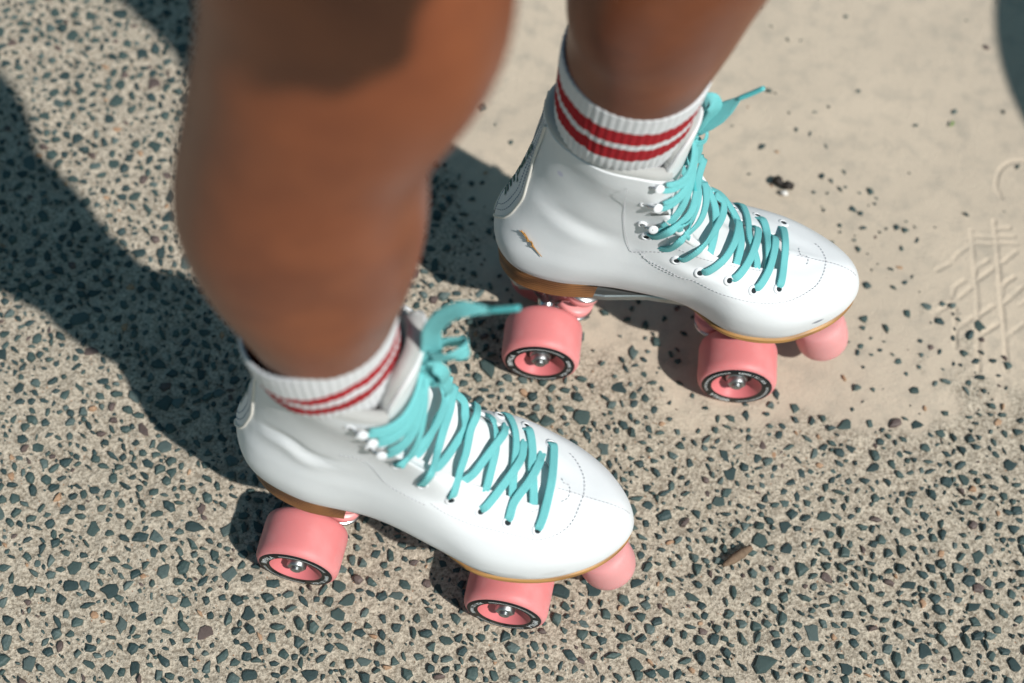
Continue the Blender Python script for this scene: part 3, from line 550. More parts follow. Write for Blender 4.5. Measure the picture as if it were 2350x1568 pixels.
A_STITCH=[[[90.8,-34.1,155.8,0.24,-0.84,0.49],[97.8,-35.3,150.4,0.27,-0.81,0.53],[108.1,-35.7,144.0,0.32,-0.78,0.54],[118.4,-35.5,138.8,0.29,-0.67,0.69],[128.5,-34.5,135.8,0.22,-0.58,0.79],[138.6,-33.9,133.6,0.18,-0.51,0.84],[148.9,-33.6,131.6,0.17,-0.5,0.85],[155.8,-33.3,130.4,0.21,-0.52,0.83],[162.3,-31.4,129.9,0.23,-0.49,0.84],[170.2,-26.4,130.3,0.24,-0.44,0.87],[175.8,-20.5,131.5,0.22,-0.37,0.9],[178.6,-14.5,133.0,0.21,-0.32,0.93],[180.0,-8.0,134.3,0.14,-0.18,0.97],[181.1,-1.6,135.6,0.18,-0.19,0.96],[181.5,3.8,135.5,0.17,0.08,0.98],[180.0,11.9,135.3,0.18,0.09,0.98],[177.3,17.4,135.1,0.27,0.21,0.94],[174.5,21.5,134.9,0.26,0.25,0.93],[170.2,25.9,134.9,0.27,0.31,0.91],[166.9,28.1,135.1,0.27,0.33,0.9]],[[165.0,0.4,139.6,0.24,-0.11,0.96],[172.6,0.7,137.8,0.22,-0.0,0.97],[181.1,0.5,135.9,0.21,0.02,0.98],[190.2,0.4,134.1,0.19,-0.03,0.98],[199.4,0.5,131.9,0.3,-0.0,0.95],[208.3,0.7,127.2,0.71,0.06,0.7],[213.1,1.6,120.3,0.88,0.15,0.45]],[[90.8,-28.3,183.0,0.62,-0.73,0.3],[99.4,-24.7,172.2,0.72,-0.46,0.51],[108.2,-22.1,162.5,0.68,-0.52,0.52],[118.6,-19.4,152.7,0.61,-0.46,0.64],[128.0,-17.8,146.4,0.46,-0.27,0.85],[136.9,-17.3,142.5,0.34,-0.22,0.92]],[[146.2,-18.7,138.7,0.26,-0.26,0.93],[152.8,-17.4,137.3,0.22,-0.23,0.95],[156.8,-13.2,137.4,0.21,-0.21,0.96]],[[166.0,7.9,138.8,0.29,0.22,0.93],[167.6,5.2,138.7,0.27,0.09,0.96],[171.1,4.9,137.8,0.26,0.13,0.96],[172.6,0.7,137.8,0.22,-0.0,0.97],[172.1,-3.5,136.9,0.2,-0.33,0.92],[169.2,-6.3,136.6,0.2,-0.31,0.93],[167.4,-7.8,136.5,0.18,-0.27,0.94]],[[34.4,-31.5,193.5,0.01,-1.0,-0.03],[45.6,-31.3,193.7,0.02,-1.0,-0.02],[53.7,-31.2,185.7,-0.01,-1.0,0.02],[62.0,-32.3,168.3,-0.05,-0.99,0.12],[73.7,-34.0,160.7,0.0,-0.96,0.26],[88.5,-35.5,154.0,0.14,-0.9,0.42]]]
A_HOOK=[[62.4,-35.6,224.0,0.14,-0.98,-0.12],[57.8,-37.8,243.0,0.31,-0.95,-0.02],[53.3,-39.2,254.4,0.18,-0.98,-0.02]]
B_LACE=[[[154.2,29.3,137.2,0.34,0.41,0.85],[155.6,26.7,141.7,0.35,0.31,0.88],[156.7,14.4,143.0,0.37,0.04,0.93],[157.0,-1.6,145.8,0.31,-0.26,0.92],[156.8,-18.3,138.3,0.19,-0.22,0.96],[154.8,-24.2,133.0,0.22,-0.38,0.9]],[[136.2,35.6,142.2,0.39,0.55,0.74],[140.8,33.4,145.6,0.41,0.43,0.81],[146.0,21.9,147.4,0.45,0.15,0.88],[149.0,8.0,147.2,0.41,0.12,0.91],[150.5,-6.0,144.0,0.31,-0.45,0.84],[149.7,-12.8,137.6,0.25,-0.2,0.95]],[[136.2,-27.1,136.5,0.24,-0.47,0.85],[141.6,-22.7,141.3,0.25,-0.32,0.91],[144.8,-11.4,142.0,0.28,-0.22,0.93],[145.4,2.9,147.0,0.44,0.01,0.9],[146.1,12.3,145.5,0.42,0.16,0.89],[145.4,21.8,143.6,0.45,0.22,0.86]],[[118.6,34.9,150.6,0.24,0.67,0.7],[124.2,33.7,154.2,0.39,0.59,0.71],[130.8,22.1,155.8,0.55,0.12,0.83],[135.6,6.0,154.4,0.49,0.02,0.87],[137.7,-10.5,147.3,0.43,-0.48,0.76],[135.0,-15.6,141.7,0.36,-0.18,0.92]],[[121.5,-38.8,131.6,0.16,-0.75,0.64],[127.1,-33.8,139.9,0.27,-0.61,0.75],[130.2,-18.2,147.4,0.43,-0.25,0.87],[130.7,-1.1,153.8,0.45,-0.34,0.83],[134.3,9.1,152.8,0.51,0.09,0.85],[137.5,18.0,149.6,0.48,0.01,0.88],[137.4,24.7,147.0,0.46,0.33,0.82]],[[98.4,34.0,155.1,0.05,0.86,0.51],[103.6,35.8,159.4,0.02,0.96,0.27],[112.8,29.1,165.8,0.48,0.64,0.6],[119.6,13.3,164.2,0.54,0.01,0.84],[122.8,-5.5,158.5,0.43,-0.52,0.74],[120.9,-11.3,155.2,0.57,-0.21,0.8],[118.5,-19.0,150.6,0.6,-0.44,0.67]],[[98.7,-23.7,170.8,0.72,-0.46,0.51],[108.8,-22.8,165.4,0.69,-0.49,0.54],[115.7,-18.2,160.1,0.67,-0.38,0.64],[121.9,-9.4,156.1,0.54,-0.18,0.82],[124.4,4.8,158.5,0.5,-0.06,0.87],[124.4,15.1,158.5,0.57,0.08,0.82],[122.5,25.8,155.9,0.51,0.46,0.73]],[[81.5,31.6,164.2,-0.02,0.99,0.17],[86.3,34.7,168.7,-0.01,1.0,0.08],[95.2,32.2,179.9,0.38,0.88,0.27],[104.3,12.3,172.7,0.47,-0.16,0.87],[110.2,-5.6,165.7,0.5,-0.32,0.8],[110.5,-16.4,165.6,0.65,-0.04,0.76],[104.0,-18.5,170.6,0.65,0.07,0.76]],[[91.8,-20.9,181.6,0.64,0.29,0.71],[98.5,-17.8,175.9,0.6,0.23,0.77],[104.1,-10.4,170.1,0.58,0.09,0.81],[105.9,1.1,167.9,0.46,-0.15,0.88],[104.8,15.3,170.8,0.48,-0.19,0.86],[102.6,29.2,168.1,0.37,0.83,0.41]],[[67.8,30.1,171.0,-0.08,1.0,0.05],[75.0,33.9,178.8,0.12,0.93,0.33],[81.0,36.3,194.7,0.33,0.7,0.63],[92.4,16.1,187.9,0.43,0.53,0.73],[96.3,-0.2,184.5,0.43,0.53,0.73],[95.8,-12.3,184.5,0.42,0.54,0.73],[94.1,-17.9,184.5,0.4,0.57,0.72]],[[84.1,30.5,182.8,0.06,1.0,0.04],[84.1,32.5,195.3,0.33,0.86,0.39],[87.2,16.6,190.3,0.44,0.55,0.71],[90.1,2.3,188.4,0.44,0.54,0.72],[89.9,-6.8,190.3,0.45,0.53,0.71],[86.2,-13.7,196.0,0.46,0.53,0.71]],[[58.7,29.6,185.8,-0.06,1.0,-0.04],[63.9,35.0,192.2,0.13,0.95,0.3],[72.5,38.3,207.1,0.32,0.71,0.62],[84.1,21.6,204.4,0.46,0.58,0.67],[87.5,6.2,203.6,0.47,0.55,0.69],[88.6,-9.5,201.8,0.47,0.54,0.7],[91.8,-26.3,199.9,0.43,0.55,0.71]],[[72.2,30.7,191.8,-0.04,1.0,-0.04],[79.7,33.4,204.7,0.6,0.52,0.61],[85.9,17.4,194.3,0.45,0.55,0.7],[88.4,4.1,193.5,0.46,0.54,0.7],[87.9,-7.6,196.3,0.46,0.54,0.71],[73.0,2.9,230.3,0.19,0.63,0.75],[91.0,-26.5,199.3,0.43,0.55,0.71]]]
B_STITCH=[[[59.5,31.5,160.5,-0.11,0.99,0.06],[66.9,32.7,156.8,-0.14,0.99,0.06],[77.0,34.5,152.9,-0.17,0.99,0.02],[87.2,36.3,148.1,-0.17,0.98,-0.04],[95.9,37.7,148.2,-0.15,0.99,0.01],[103.2,39.2,145.7,-0.21,0.97,0.07],[112.3,41.6,143.4,-0.21,0.96,0.2],[121.2,43.1,142.1,-0.05,0.9,0.42],[132.1,43.4,139.6,0.2,0.8,0.57],[143.9,41.7,136.3,0.31,0.7,0.64],[155.6,38.4,133.8,0.33,0.61,0.72],[166.1,33.6,132.9,0.3,0.49,0.82],[174.7,27.4,133.0,0.29,0.39,0.88],[181.6,20.5,133.2,0.25,0.25,0.94],[185.7,12.2,134.1,0.24,0.2,0.95],[187.6,1.9,134.6,0.17,0.04,0.98],[186.3,-4.6,134.0,0.16,-0.19,0.97],[182.9,-10.9,133.3,0.19,-0.26,0.95],[178.4,-14.6,133.1,0.21,-0.32,0.93]],[[166.8,1.9,139.2,0.25,0.04,0.97],[175.1,1.6,137.2,0.24,0.09,0.97],[187.1,1.5,134.7,0.17,0.02,0.98],[197.4,1.8,132.4,0.27,0.05,0.96],[207.4,2.9,127.7,0.65,0.19,0.73],[211.2,3.2,123.0,0.82,0.22,0.53]],[[79.5,32.4,177.5,-0.04,1.0,0.0],[90.4,32.5,172.2,0.04,1.0,0.07],[101.3,32.0,167.3,0.19,0.95,0.25],[118.0,29.0,159.0,0.45,0.58,0.68],[136.7,24.2,149.6,0.48,0.27,0.83],[149.8,20.7,143.4,0.42,0.13,0.9]],[[168.0,-5.4,137.1,0.19,-0.28,0.94],[169.1,0.7,138.6,0.23,-0.04,0.97],[173.3,0.6,137.7,0.22,-0.0,0.97],[174.8,5.0,136.8,0.23,0.12,0.97],[171.8,8.6,137.0,0.22,0.14,0.97]],[[44.7,-31.8,166.8,0.01,-1.0,0.09],[39.4,39.9,250.6,-0.02,1.0,-0.1],[40.5,34.7,221.1,-0.04,0.99,-0.16],[43.4,31.3,193.6,0.0,1.0,-0.08],[49.1,30.4,169.5,-0.01,1.0,0.0],[51.8,30.6,164.5,-0.03,1.0,0.03],[63.0,31.5,168.4,-0.1,0.99,0.03],[74.0,32.2,172.4,-0.07,1.0,0.02],[73.7,32.2,185.8,-0.05,1.0,-0.03],[69.9,32.3,193.0,-0.05,1.0,-0.05]],[[57.6,31.1,164.4,-0.1,0.99,0.04],[67.7,33.0,154.4,-0.13,0.99,0.06],[83.3,35.6,148.0,-0.17,0.98,-0.04]]]
B_HOOK=[[61.7,32.4,202.7,-0.05,0.99,-0.11],[59.7,36.9,233.6,0.31,0.95,-0.02],[58.1,37.9,255.9,0.3,0.95,-0.02]]
EYES=[(e[:3],e[3:]) for e in [[69.5,-31.3,195.6,0.02,-1.0,-0.04],[84.5,-30.9,173.6,0.14,-0.98,0.11],[102.3,-29.5,156.6,0.4,-0.84,0.36],[120.8,-27.6,144.0,0.38,-0.56,0.73],[138.4,-28.1,136.9,0.23,-0.47,0.85],[157.5,-27.4,132.6,0.2,-0.37,0.91],[154.7,30.0,138.3,0.34,0.41,0.85],[136.8,36.5,143.1,0.38,0.54,0.76],[119.0,36.0,151.5,0.23,0.66,0.71],[98.5,35.3,155.7,0.05,0.86,0.51],[81.6,33.0,164.2,-0.02,0.99,0.17],[58.6,31.0,185.8,-0.06,1.0,-0.04]]]
B_SEED=[[-21.7,23.1,163.6,-0.46,0.85,0.25],[-19.1,24.7,161.4,-0.36,0.91,0.21],[-17.0,26.2,158.2,-0.3,0.94,0.18],[-15.1,26.9,157.3,-0.3,0.94,0.17],[-13.9,27.7,154.6,-0.26,0.95,0.17],[-11.4,28.8,151.1,-0.21,0.96,0.17],[-7.4,30.3,146.6,-0.15,0.98,0.14]]
R_FOLDS=[[[[-21.8,-17.8,186.8],[-10.1,-23.9,190.6],[2.5,-28.1,191.1],[12.6,-30.4,183.3],[22.7,-31.1,181.0],[35.5,-31.1,184.4]],-0.0022,0.006],[[[-23.8,-17.8,177.8],[-12.1,-23.9,181.6],[0.5,-28.1,182.1],[10.6,-30.4,174.3],[20.7,-31.1,172.0],[33.5,-31.1,175.4]],0.0013,0.007]]
L_FOLDS=[[[[-12.4,21.5,203.4],[6.0,28.6,192.4],[27.2,30.4,179.9],[48.1,30.1,172.0]],-0.0012,0.008],[[[-14.4,21.5,193.4],[4.0,28.6,182.4],[25.2,30.4,169.9],[46.1,30.1,162.0]],0.0009,0.008]]

# bow loops and loose ends of the laces (front of the ankle)
A_EXTRA=[
([[80.5,-2,262],[83,-1,272],[83.2,0,296],[83.6,0,313],[89,0,328.5],[97,0,339.6],[105.7,0,344.4],[114.5,0,346.2]],[[.25,-.9,.3],[.25,-.9,.3],[.3,-.85,.3],[.2,-.85,.45],[0,-.75,.65],[-.1,-.65,.75],[-.1,-.6,.8],[-.1,-.6,.8]],[9,12,12.5,11.5,10,9.5,9,3.2]),
([[84,-3,288],[90,-4,292],[97,-4,296],[102.5,1,296],[101,7,292],[93,8,289],[85,6,286]],[[.1,-.9,.3],[.1,-.95,.2],[.4,-.85,.1],[1,-.1,.2],[.3,.9,.2],[-.1,1,.2],[-.1,1,.2]],[9,10.5,11,11,11,10,8]),
([[81,-3,276],[85.5,-5,281],[91,-5,276],[91.5,-4,265],[86,-5,259],[80,-4,266],[80,-3,274]],[[.2,-.9,.3],[.3,-.85,.4],[.8,-.5,.3],[.8,-.5,-.2],[.3,-.9,-.1],[-.1,-.95,.2],[.1,-.9,.4]],[6,7.5,8,8,7.5,7,6]),
([[86,-1,268],[90,0,256],[93,2,243],[92,4,232]],[[.8,-.6,.1],[.8,-.6,.1],[.8,-.6,.2],[.8,-.6,.2]],[7,7,6.5,6])]
A_AGL=[[[113.8,0,346.4],[121.4,0,350.7],[129.4,0,355.1]]]
B_EXTRA=[
([[79.5,0,259],[78.8,0,266],[77.5,0,275],[77,0,284],[78.5,0,293]],[[.3,.9,.1],[.3,.9,.1],[.2,.9,.2],[.2,.9,.3],[.1,.8,.5]],[5,7.5,10,12,12.5]),
([[78.5,0,293],[83,1,295],[86,1,288],[84,0,275],[81,0,262]],[[.1,.8,.5],[.4,.7,.6],[.5,.8,.1],[.4,.9,0],[.3,.9,0]],[12,11,10,8,5]),
([[80.5,0,262],[83.5,0,270.8],[88.4,0,281],[93.7,0,291],[98.6,0,299.8]],[[-.4,.75,.5],[-.4,.75,.5],[-.4,.75,.55],[-.4,.75,.55],[-.3,.75,.5]],[4,9.5,11.5,9,3]),
([[78,4,258.5],[81,4.5,257],[84.5,3,259],[85,0,263],[82,-3,263],[78,-3,260]],[[.1,.9,.3],[.2,.95,.2],[.8,.5,.3],[.9,.2,.4],[.5,-.6,.6],[.1,-.9,.3]],[3.5,4.2,4.5,4.5,4,3.5]),
([[80.3,1,257],[81.6,1,249],[82,1,241],[82,1,233],[82.2,1,225]],[[.7,.7,.1],[.7,.7,.1],[.7,.7,.1],[.7,.7,.1],[.7,.7,.1]],[4,8.5,9.5,7,3]),
([[78.5,1,259],[78.8,1,250],[79.3,2,240],[81,1,230]],[[.2,.97,.1],[.2,.97,.1],[.2,.97,.1],[.4,.9,.1]],[4,7,6,3])]
B_AGL=[[[98.0,0,299.5],[105.1,0,306.2],[111.4,0,312.7]],[[82.1,1,225.8],[84.6,2,212.1],[87.7,3,197.7]]]
# the skater: rings x, y, z, half depth, half width (metres)
LEG_R=[(-.0975,.412,.215,.025,.022),(-.0995,.408,.27,.030,.027),(-.103,.402,.31,.037,.0345),(-.1035,.399,.345,.0440,.0410),(-.1035,.397,.38,.0505,.0475),(-.1035,.3955,.415,.0545,.0525),(-.103,.394,.455,.0570,.0555),(-.099,.393,.49,.0555,.0545),(-.091,.3935,.525,.0555,.0545),(-.078,.394,.561,.0585,.0575),(-.071,.396,.592,.060,.059),(-.075,.403,.64,.061,.061),(-.09,.43,.73,.068,.068),(-.085,.49,.83,.088,.086),(-.095,.53,.92,.095,.09)]
LEG_L=[(.052,.590,.215,.026,.022),(.0525,.588,.27,.031,.027),(.056,.580,.33,.0405,.0395),(.059,.573,.385,.0475,.0465),(.061,.563,.43,.050,.049),(.080,.555,.50,.047,.047),(.088,.555,.56,.049,.048),(.08,.56,.64,.056,.054),(.02,.585,.74,.074,.072),(-.03,.60,.84,.086,.083),(-.06,.61,.92,.09,.085)]
TORSO=[(-.095,.58,.86,.085,.12),(-.10,.58,.93,.115,.16),(-.10,.58,1.0,.11,.155),(-.085,.57,1.1,.095,.135),(-.06,.56,1.22,.10,.15),(-.03,.55,1.33,.10,.175),(-.02,.55,1.40,.075,.15),(-.02,.55,1.43,.055,.07),(-.01,.55,1.48,.052,.055),(.01,.55,1.54,.075,.062),(.01,.55,1.62,.092,.075),(.005,.55,1.69,.075,.065),(.005,.55,1.72,.03,.03)]
ARM=[(-.03,.42,1.37,.055,.055),(-.015,.37,1.30,.050,.050),(.01,.30,1.20,.046,.046),(.035,.245,1.115,.040,.040),(.05,.235,1.08,.040,.038),(.075,.215,1.03,.034,.033),(.09,.205,1.005,.030,.028),(.105,.195,.985,.044,.024),(.115,.188,.955,.046,.024),(.118,.185,.93,.038,.022)]  # right arm, out of view, posed so that it shades the near leg
ARM_L=[(-.03,.68,1.37,.055,.055),(-.045,.70,1.30,.048,.048),(-.07,.72,1.20,.043,.043),(-.10,.725,1.12,.038,.038),(-.12,.72,1.06,.036,.036),(-.135,.71,.99,.029,.027),(-.14,.703,.96,.040,.022),(-.143,.70,.93,.042,.020),(-.144,.70,.905,.036,.018)]
FINGERS=[((0.142,0.19,0.93),(0.148,0.178,0.907),(0.14,0.186,0.895),0.0088),((0.127,0.187,0.925),(0.131,0.172,0.9),(0.124,0.182,0.888),0.0092),((0.109,0.187,0.925),(0.112,0.172,0.9),(0.106,0.182,0.888),0.009),((0.092,0.19,0.927),(0.094,0.178,0.907),(0.089,0.186,0.897),0.0082),((0.145,0.205,0.975),(0.16,0.198,0.945),(0.152,0.192,0.925),0.0098)]  # fingers of the unseen right hand, part of the shade on the near leg
SHORTS=[(-.095,.57,.845,.12,.175),(-.10,.575,.90,.125,.175),(-.10,.58,.98,.12,.165),(-.095,.575,1.05,.108,.15)]
SOCK_R=[(-.104,.402,.3250,.0435,.0395),(-.1035,.402,.312,.0428,.0388),(-.102,.4035,.292,.0412,.0378),(-.1,.4055,.272,.0390,.0358),(-.098,.409,.255,.0365,.033),(-.0965,.414,.22,.030,.027)]
SOCK_L=[(.0565,.5795,.3430,.0445,.0425),(.0555,.5815,.325,.0438,.0418),(.0545,.5835,.305,.0428,.0408),(.0535,.5855,.285,.0415,.039),(.0535,.588,.265,.0400,.0335),(.052,.590,.24,.034,.030),(.052,.591,.22,.030,.026)]

# ------------------------------------------------------------------ ground
def lerp_(a, b, t): return a+(b-a)*t
def dense_amount(x, y):
    """how much exposed aggregate there is: 1 = stones side by side, 0 = smooth cement skin"""
    yb = np.interp(x, [-.20, -.12, -.07, -.03, .0, .08, .14, .20, .28, .40, .6], [1.3, .86, .735, .67, .62, .575, .535, .535, .55, .56, .56])
    yb = yb+(vnoise(x, y, .07, 31)-.5)*.09+(vnoise(x, y, .022, 32)-.5)*.07
    t = np.clip((yb-y)/.15+.42, 0, 1); return t*t*(3-2*t)
def axis_pts(a, b, fine, coarse, f0, f1):
    p = []; x = a
    while x < b: p.append(x); x += fine if f0 <= x < f1 else coarse
    p.append(b); return np.array(p)
gx = axis_pts(-.60, .56, .0011, .0026, .315, .43); gy = axis_pts(.16, 1.16, .0013, .0026, .58, .82)
GX, GY = np.meshgrid(gx, gy); fx, fy = GX.ravel(), GY.ravel()
dn = dense_amount(fx, fy)
h = (vnoise(fx, fy, .06, 1)-.5)*.0016+(vnoise(fx, fy, .016, 2)-.5)*(.0004+.0012*dn)+(vnoise(fx, fy, .0065, 3)-.5)*(.0001+.0014*dn)
edge = np.clip(np.minimum(np.minimum(fx+.60, .56-fx), np.minimum(fy-.16, 1.16-fy))/.03, 0, 1); h = (h-.0012)*edge
gd = np.zeros(len(fx))
sel = (fx > .31) & (fy > .57) & (fy < .83); sx, sy = fx[sel], fy[sel]; acc = np.zeros(len(sx)); lip = np.zeros(len(sx))
for L in GROOVES:
    L = np.array(L)
    if len(L) > 2: L = cr_path(L, len(L)*4)
    dm = np.full(len(sx), 9.)
    for a_, b_ in zip(L[:-1], L[1:]):
        d = b_-a_; t = np.clip(((sx-a_[0])*d[0]+(sy-a_[1])*d[1])/(d@d), 0, 1); dm = np.minimum(dm, np.hypot(sx-a_[0]-t*d[0], sy-a_[1]-t*d[1]))
    acc = np.maximum(acc, np.exp(-(dm/.0017)**4)); lip = np.maximum(lip, np.exp(-((dm-.0034)/.0014)**2))
wob = .55+.9*vnoise(sx, sy, .012, 8)
h[sel] += (-.00085*acc+.00012*lip*(1-acc))*wob
M_GROUND = mat('exposed_aggregate_cement', (.42, .36, .29), .9); b = NB(M_GROUND); co = b.coord()
att = b.n('Attribute', attribute_name='dense'); df = att.outputs['Fac']
nA, nB_, nC, nD = b.noise(co, 6, 5), b.noise(co, 55, 5), b.noise(co, 420, 4, .7), b.noise(co, 1300, 3, .7)
smooth_c = b.mix(b.ramp(nA, [(.35, (0,)*3), (.7, (1,)*3)]), (.64, .535, .42), (.54, .455, .36)); smooth_c = b.mix(b.ramp(nB_, [(.48, (0,)*3), (.74, (.75,)*3)]), smooth_c, (.41, .36, .295)); smooth_c = b.mix(b.ramp(nD, [(.35, (.5,)*3), (.55, (0,)*3)]), smooth_c, (.36, .31, .25)); smooth_c = b.mix(b.ramp(b.noise(co, 14, 6, .7), [(.60, (0,)*3), (.72, (.55,)*3)]), smooth_c, (.30, .28, .24))
rough_c = b.mix(b.ramp(nC, [(.36, (0,)*3), (.62, (1,)*3)]), (.24, .195, .145), (.70, .61, .49)); rough_c = b.mix(b.ramp(nD, [(.60, (0,)*3), (.66, (.8,)*3)]), rough_c, (.10, .085, .07))
vo = b.n('TexVoronoi', i_Scale=420.); b.l(co, vo.inputs['Vector']); spk = b.ramp(vo.outputs['Distance'], [(.16, (1,)*3), (.24, (0,)*3)])
pick = b.n('SeparateColor'); b.l(vo.outputs['Color'], pick.inputs[0]); gate = b.math('GREATER_THAN', pick.outputs[0], .78)
rough_c = b.mix(b.math('MULTIPLY', b.math('MULTIPLY', spk, gate), .85), rough_c, (.07, .085, .085))
gate2 = b.math('GREATER_THAN', pick.outputs[1], .93); rough_c = b.mix(b.math('MULTIPLY', b.math('MULTIPLY', spk, gate2), .9), rough_c, (.42, .19, .09))
dfn = b.math('ADD', df, b.math('MULTIPLY', b.math('SUBTRACT', nB_, .5), .9)); dm_ = b.ramp(dfn, [(.25, (0,)*3), (.6, (1,)*3)])
b.l(b.mix(dm_, smooth_c, rough_c), b.b.inputs['Base Color'])
b1 = b.bump(b.mix(dm_, b.math('MULTIPLY', nC, .45), nC), 1., .0018); b.l(b.bump(nD, .5, .0004, b1), b.b.inputs['Normal'])
V = np.stack([fx, fy, h], -1); ncx = len(gx)
F = grid_faces(len(gy), ncx); nV = len(V)
# outer sheet to the horizon, joined to the fine patch along its border
me = mesh_data('ground', V, F, M_GROUND); at = me.attributes.new('dense', 'FLOAT', 'POINT'); at.data.foreach_set('value', dn.astype(np.float32))
ground = obj('ground', me, None, None, kind='structure')
R_ = 60.; x0, x1, y0, y1 = -.60, .56, .16, 1.16
ov = [(x0, y0, 0), (x1, y0, 0), (x1, y1, 0), (x0, y1, 0), (-R_, -R_, 0), (R_, -R_, 0), (R_, R_, 0), (-R_, R_, 0)]
me = mesh_data('pavement', [(a, c, e-.0006) for a, c, e in ov], [(4, 5, 1, 0), (5, 6, 2, 1), (6, 7, 3, 2), (7, 4, 0, 3)], M_GROUND, False)
at = me.attributes.new('dense', 'FLOAT', 'POINT'); at.data.foreach_set('value', np.full(8, .8, np.float32)); obj('pavement', me, None, None, kind='structure')
# stones set in the cement
STONE_M = []
for i, (c1, c2) in enumerate([((.030, .058, .056), (.074, .116, .110)), ((.016, .038, .041), (.044, .078, .080)), ((.060, .095, .092), (.115, .155, .148)), ((.085, .062, .058), (.14, .10, .09)), ((.34, .19, .11), (.46, .30, .19))]):
    M = mat('stone_%s' % ['teal_grey', 'slate', 'pale_grey', 'brown', 'ochre'][i], c1, .62); b = NB(M); inf = b.n('ObjectInfo'); g = b.n('NewGeometry')
    n = b.noise(b.n('TexCoord').outputs['Object'] if i < 9 else None, 500, 4, .65); n2 = b.noise(b.coord(), 70, 3)
    c = b.mix(b.ramp(n2, [(.3, (0,)*3), (.7, (1,)*3)]), c1, c2); c = b.mix(b.ramp(n, [(.58, (0,)*3), (.72, (.7,)*3)]), c, tuple(min(1, q*2.0+.05) for q in c1)); c = b.mix(b.ramp(n, [(.28, (.6,)*3), (.42, (0,)*3)]), c, tuple(q*.35 for q in c1))
    b.l(c, b.b.inputs['Base Color']); b.l(b.bump(n, .7, .0006), b.b.inputs['Normal']); STONE_M.append(M)
NEEDLE = [1, .62, .35]
def stone_geo(r, asp, ang, k, rs, height):
    n = k; a = np.sort(rs.random(n)*.55+np.arange(n))*2*np.pi/n; rad = r*(.60+.68*rs.random(n))
    p = np.stack([rad*np.cos(a), rad*np.sin(a)*asp], -1); c, s = math.cos(ang), math.sin(ang); p = p@np.array([[c, s], [-s, c]])
    tilt = (rs.random(2)-.5)*.35; off = (rs.random(2)-.5)*r*.25
    rings = []
    for sc, z in ((1.06, -.0022), (1.0, .00005), (.86, height*.72), (.52, height)):
        q = p*sc+(off*(1-sc)*1.6)+(rs.random((n, 2))-.5)*r*.06; rings.append(np.concatenate([q, (z+(q@tilt)*(z > .0001)*.35)[:, None]], 1))
    V = np.concatenate(rings+[np.array([[off[0]*.8, off[1]*.8, height*1.03]])]); f = []
    for j in range(3):
        for i in range(n): i2 = (i+1) % n; f.append((j*n+i, j*n+i2, (j+1)*n+i2, (j+1)*n+i))
    for i in range(n): f.append((3*n+i, 3*n+(i+1) % n, 4*n))
    return V, f
rs = np.random.default_rng(5)
cell = .012; gridh = {}
stones = []
def try_place(x, y, r, gap):
    ci, cj = int(x//cell), int(y//cell)
    for i in range(ci-2, ci+3):
        for j in range(cj-2, cj+3):
            for (a, c, q) in gridh.get((i, j), ()):
                if (a-x)**2+(c-y)**2 < (r+q+gap)**2: return False
    gridh.setdefault((ci, cj), []).append((x, y, r)); stones.append((x, y, r)); return True
CLUST = [(.279, .726, .02), (.299, .703, .022), (.244, .747, .02), (.20, .926, .02), (.34, .627, .018), (.292, .599, .03), (.157, .623, .02), (.30, .66, .02), (.26, .70, .025), (.35, .60, .03), (.22, .80, .03)]
def dens(x, y):
    d = float(dense_amount(np.array([x]), np.array([y]))[0])
    cl = max((math.exp(-((x-a)**2+(y-c)**2)/s**2) for a, c, s in CLUST), default=0)
    return d, cl
sizes = [(.0084, 40), (.0068, 420), (.0055, 3400), (.0044, 12000), (.0034, 13000), (.0025, 12000), (.0017, 9000), (.0010, 7000)]
for base, cnt in sizes:
    X = rs.uniform(-.56, .52, cnt); Y = rs.uniform(.2, 1.12, cnt); D_ = dense_amount(X, Y); Q = rs.random(cnt); RR = base*(.85+.3*rs.random(cnt))
    for x, y, d, q, r in zip(X, Y, D_, Q, RR):
        cl = 0
        if d < .25:
            cl = max(math.exp(-((x-a)**2+(y-c)**2)/s**2) for a, c, s in CLUST)
        lim = d*(1. if base < .005 else .75)+(.30*cl+.012)*(base < .004)
        if base < .002: lim *= .85
        if q < lim*(.93 if d > .8 else .62 if base < .004 else .5): try_place(x, y, r*.80, .0001+.0013*(1-d))
for base, cnt in [(.0055, 5200), (.0042, 9000), (.0032, 9000)]:
    X = rs.uniform(-1.05, .95, cnt); Y = rs.uniform(-.15, 1.55, cnt); Q = rs.random(cnt); D_ = dense_amount(X, Y)
    for x, y, d, q in zip(X, Y, D_, Q):
        if (x < -.555 or x > .515 or y < .205 or y > 1.115) and q < .9*(d if y > .3 else 1): try_place(x, y, base*.85*rs.uniform(.85, 1.1), .0004)
for x, y, r in [(-.0427, .7921, .004), (.2045, .30, .002), (.262, .925, .0022), (.383, .905, .003), (.352, .833, .0022), (.247, .628, .0035)]: try_place(x, y, r, .0005)
stones.sort(key=lambda s: -s[2])
vis = lambda x, y: True
small = [Acc() for _ in STONE_M]; count = 0; LIB = {}
def lib(mi, k):
    if (mi, k) not in LIB:
        r2 = np.random.default_rng(100+k*7+mi); v, f = stone_geo(1., .52+.44*r2.random(), 0, int(6+k % 4), r2, .12+.22*r2.random())
        v[:, 2] = np.where(v[:, 2] < 0, -.30, v[:, 2]); LIB[(mi, k)] = mesh_data('stone', v, f, STONE_M[mi], False)
    return LIB[(mi, k)]
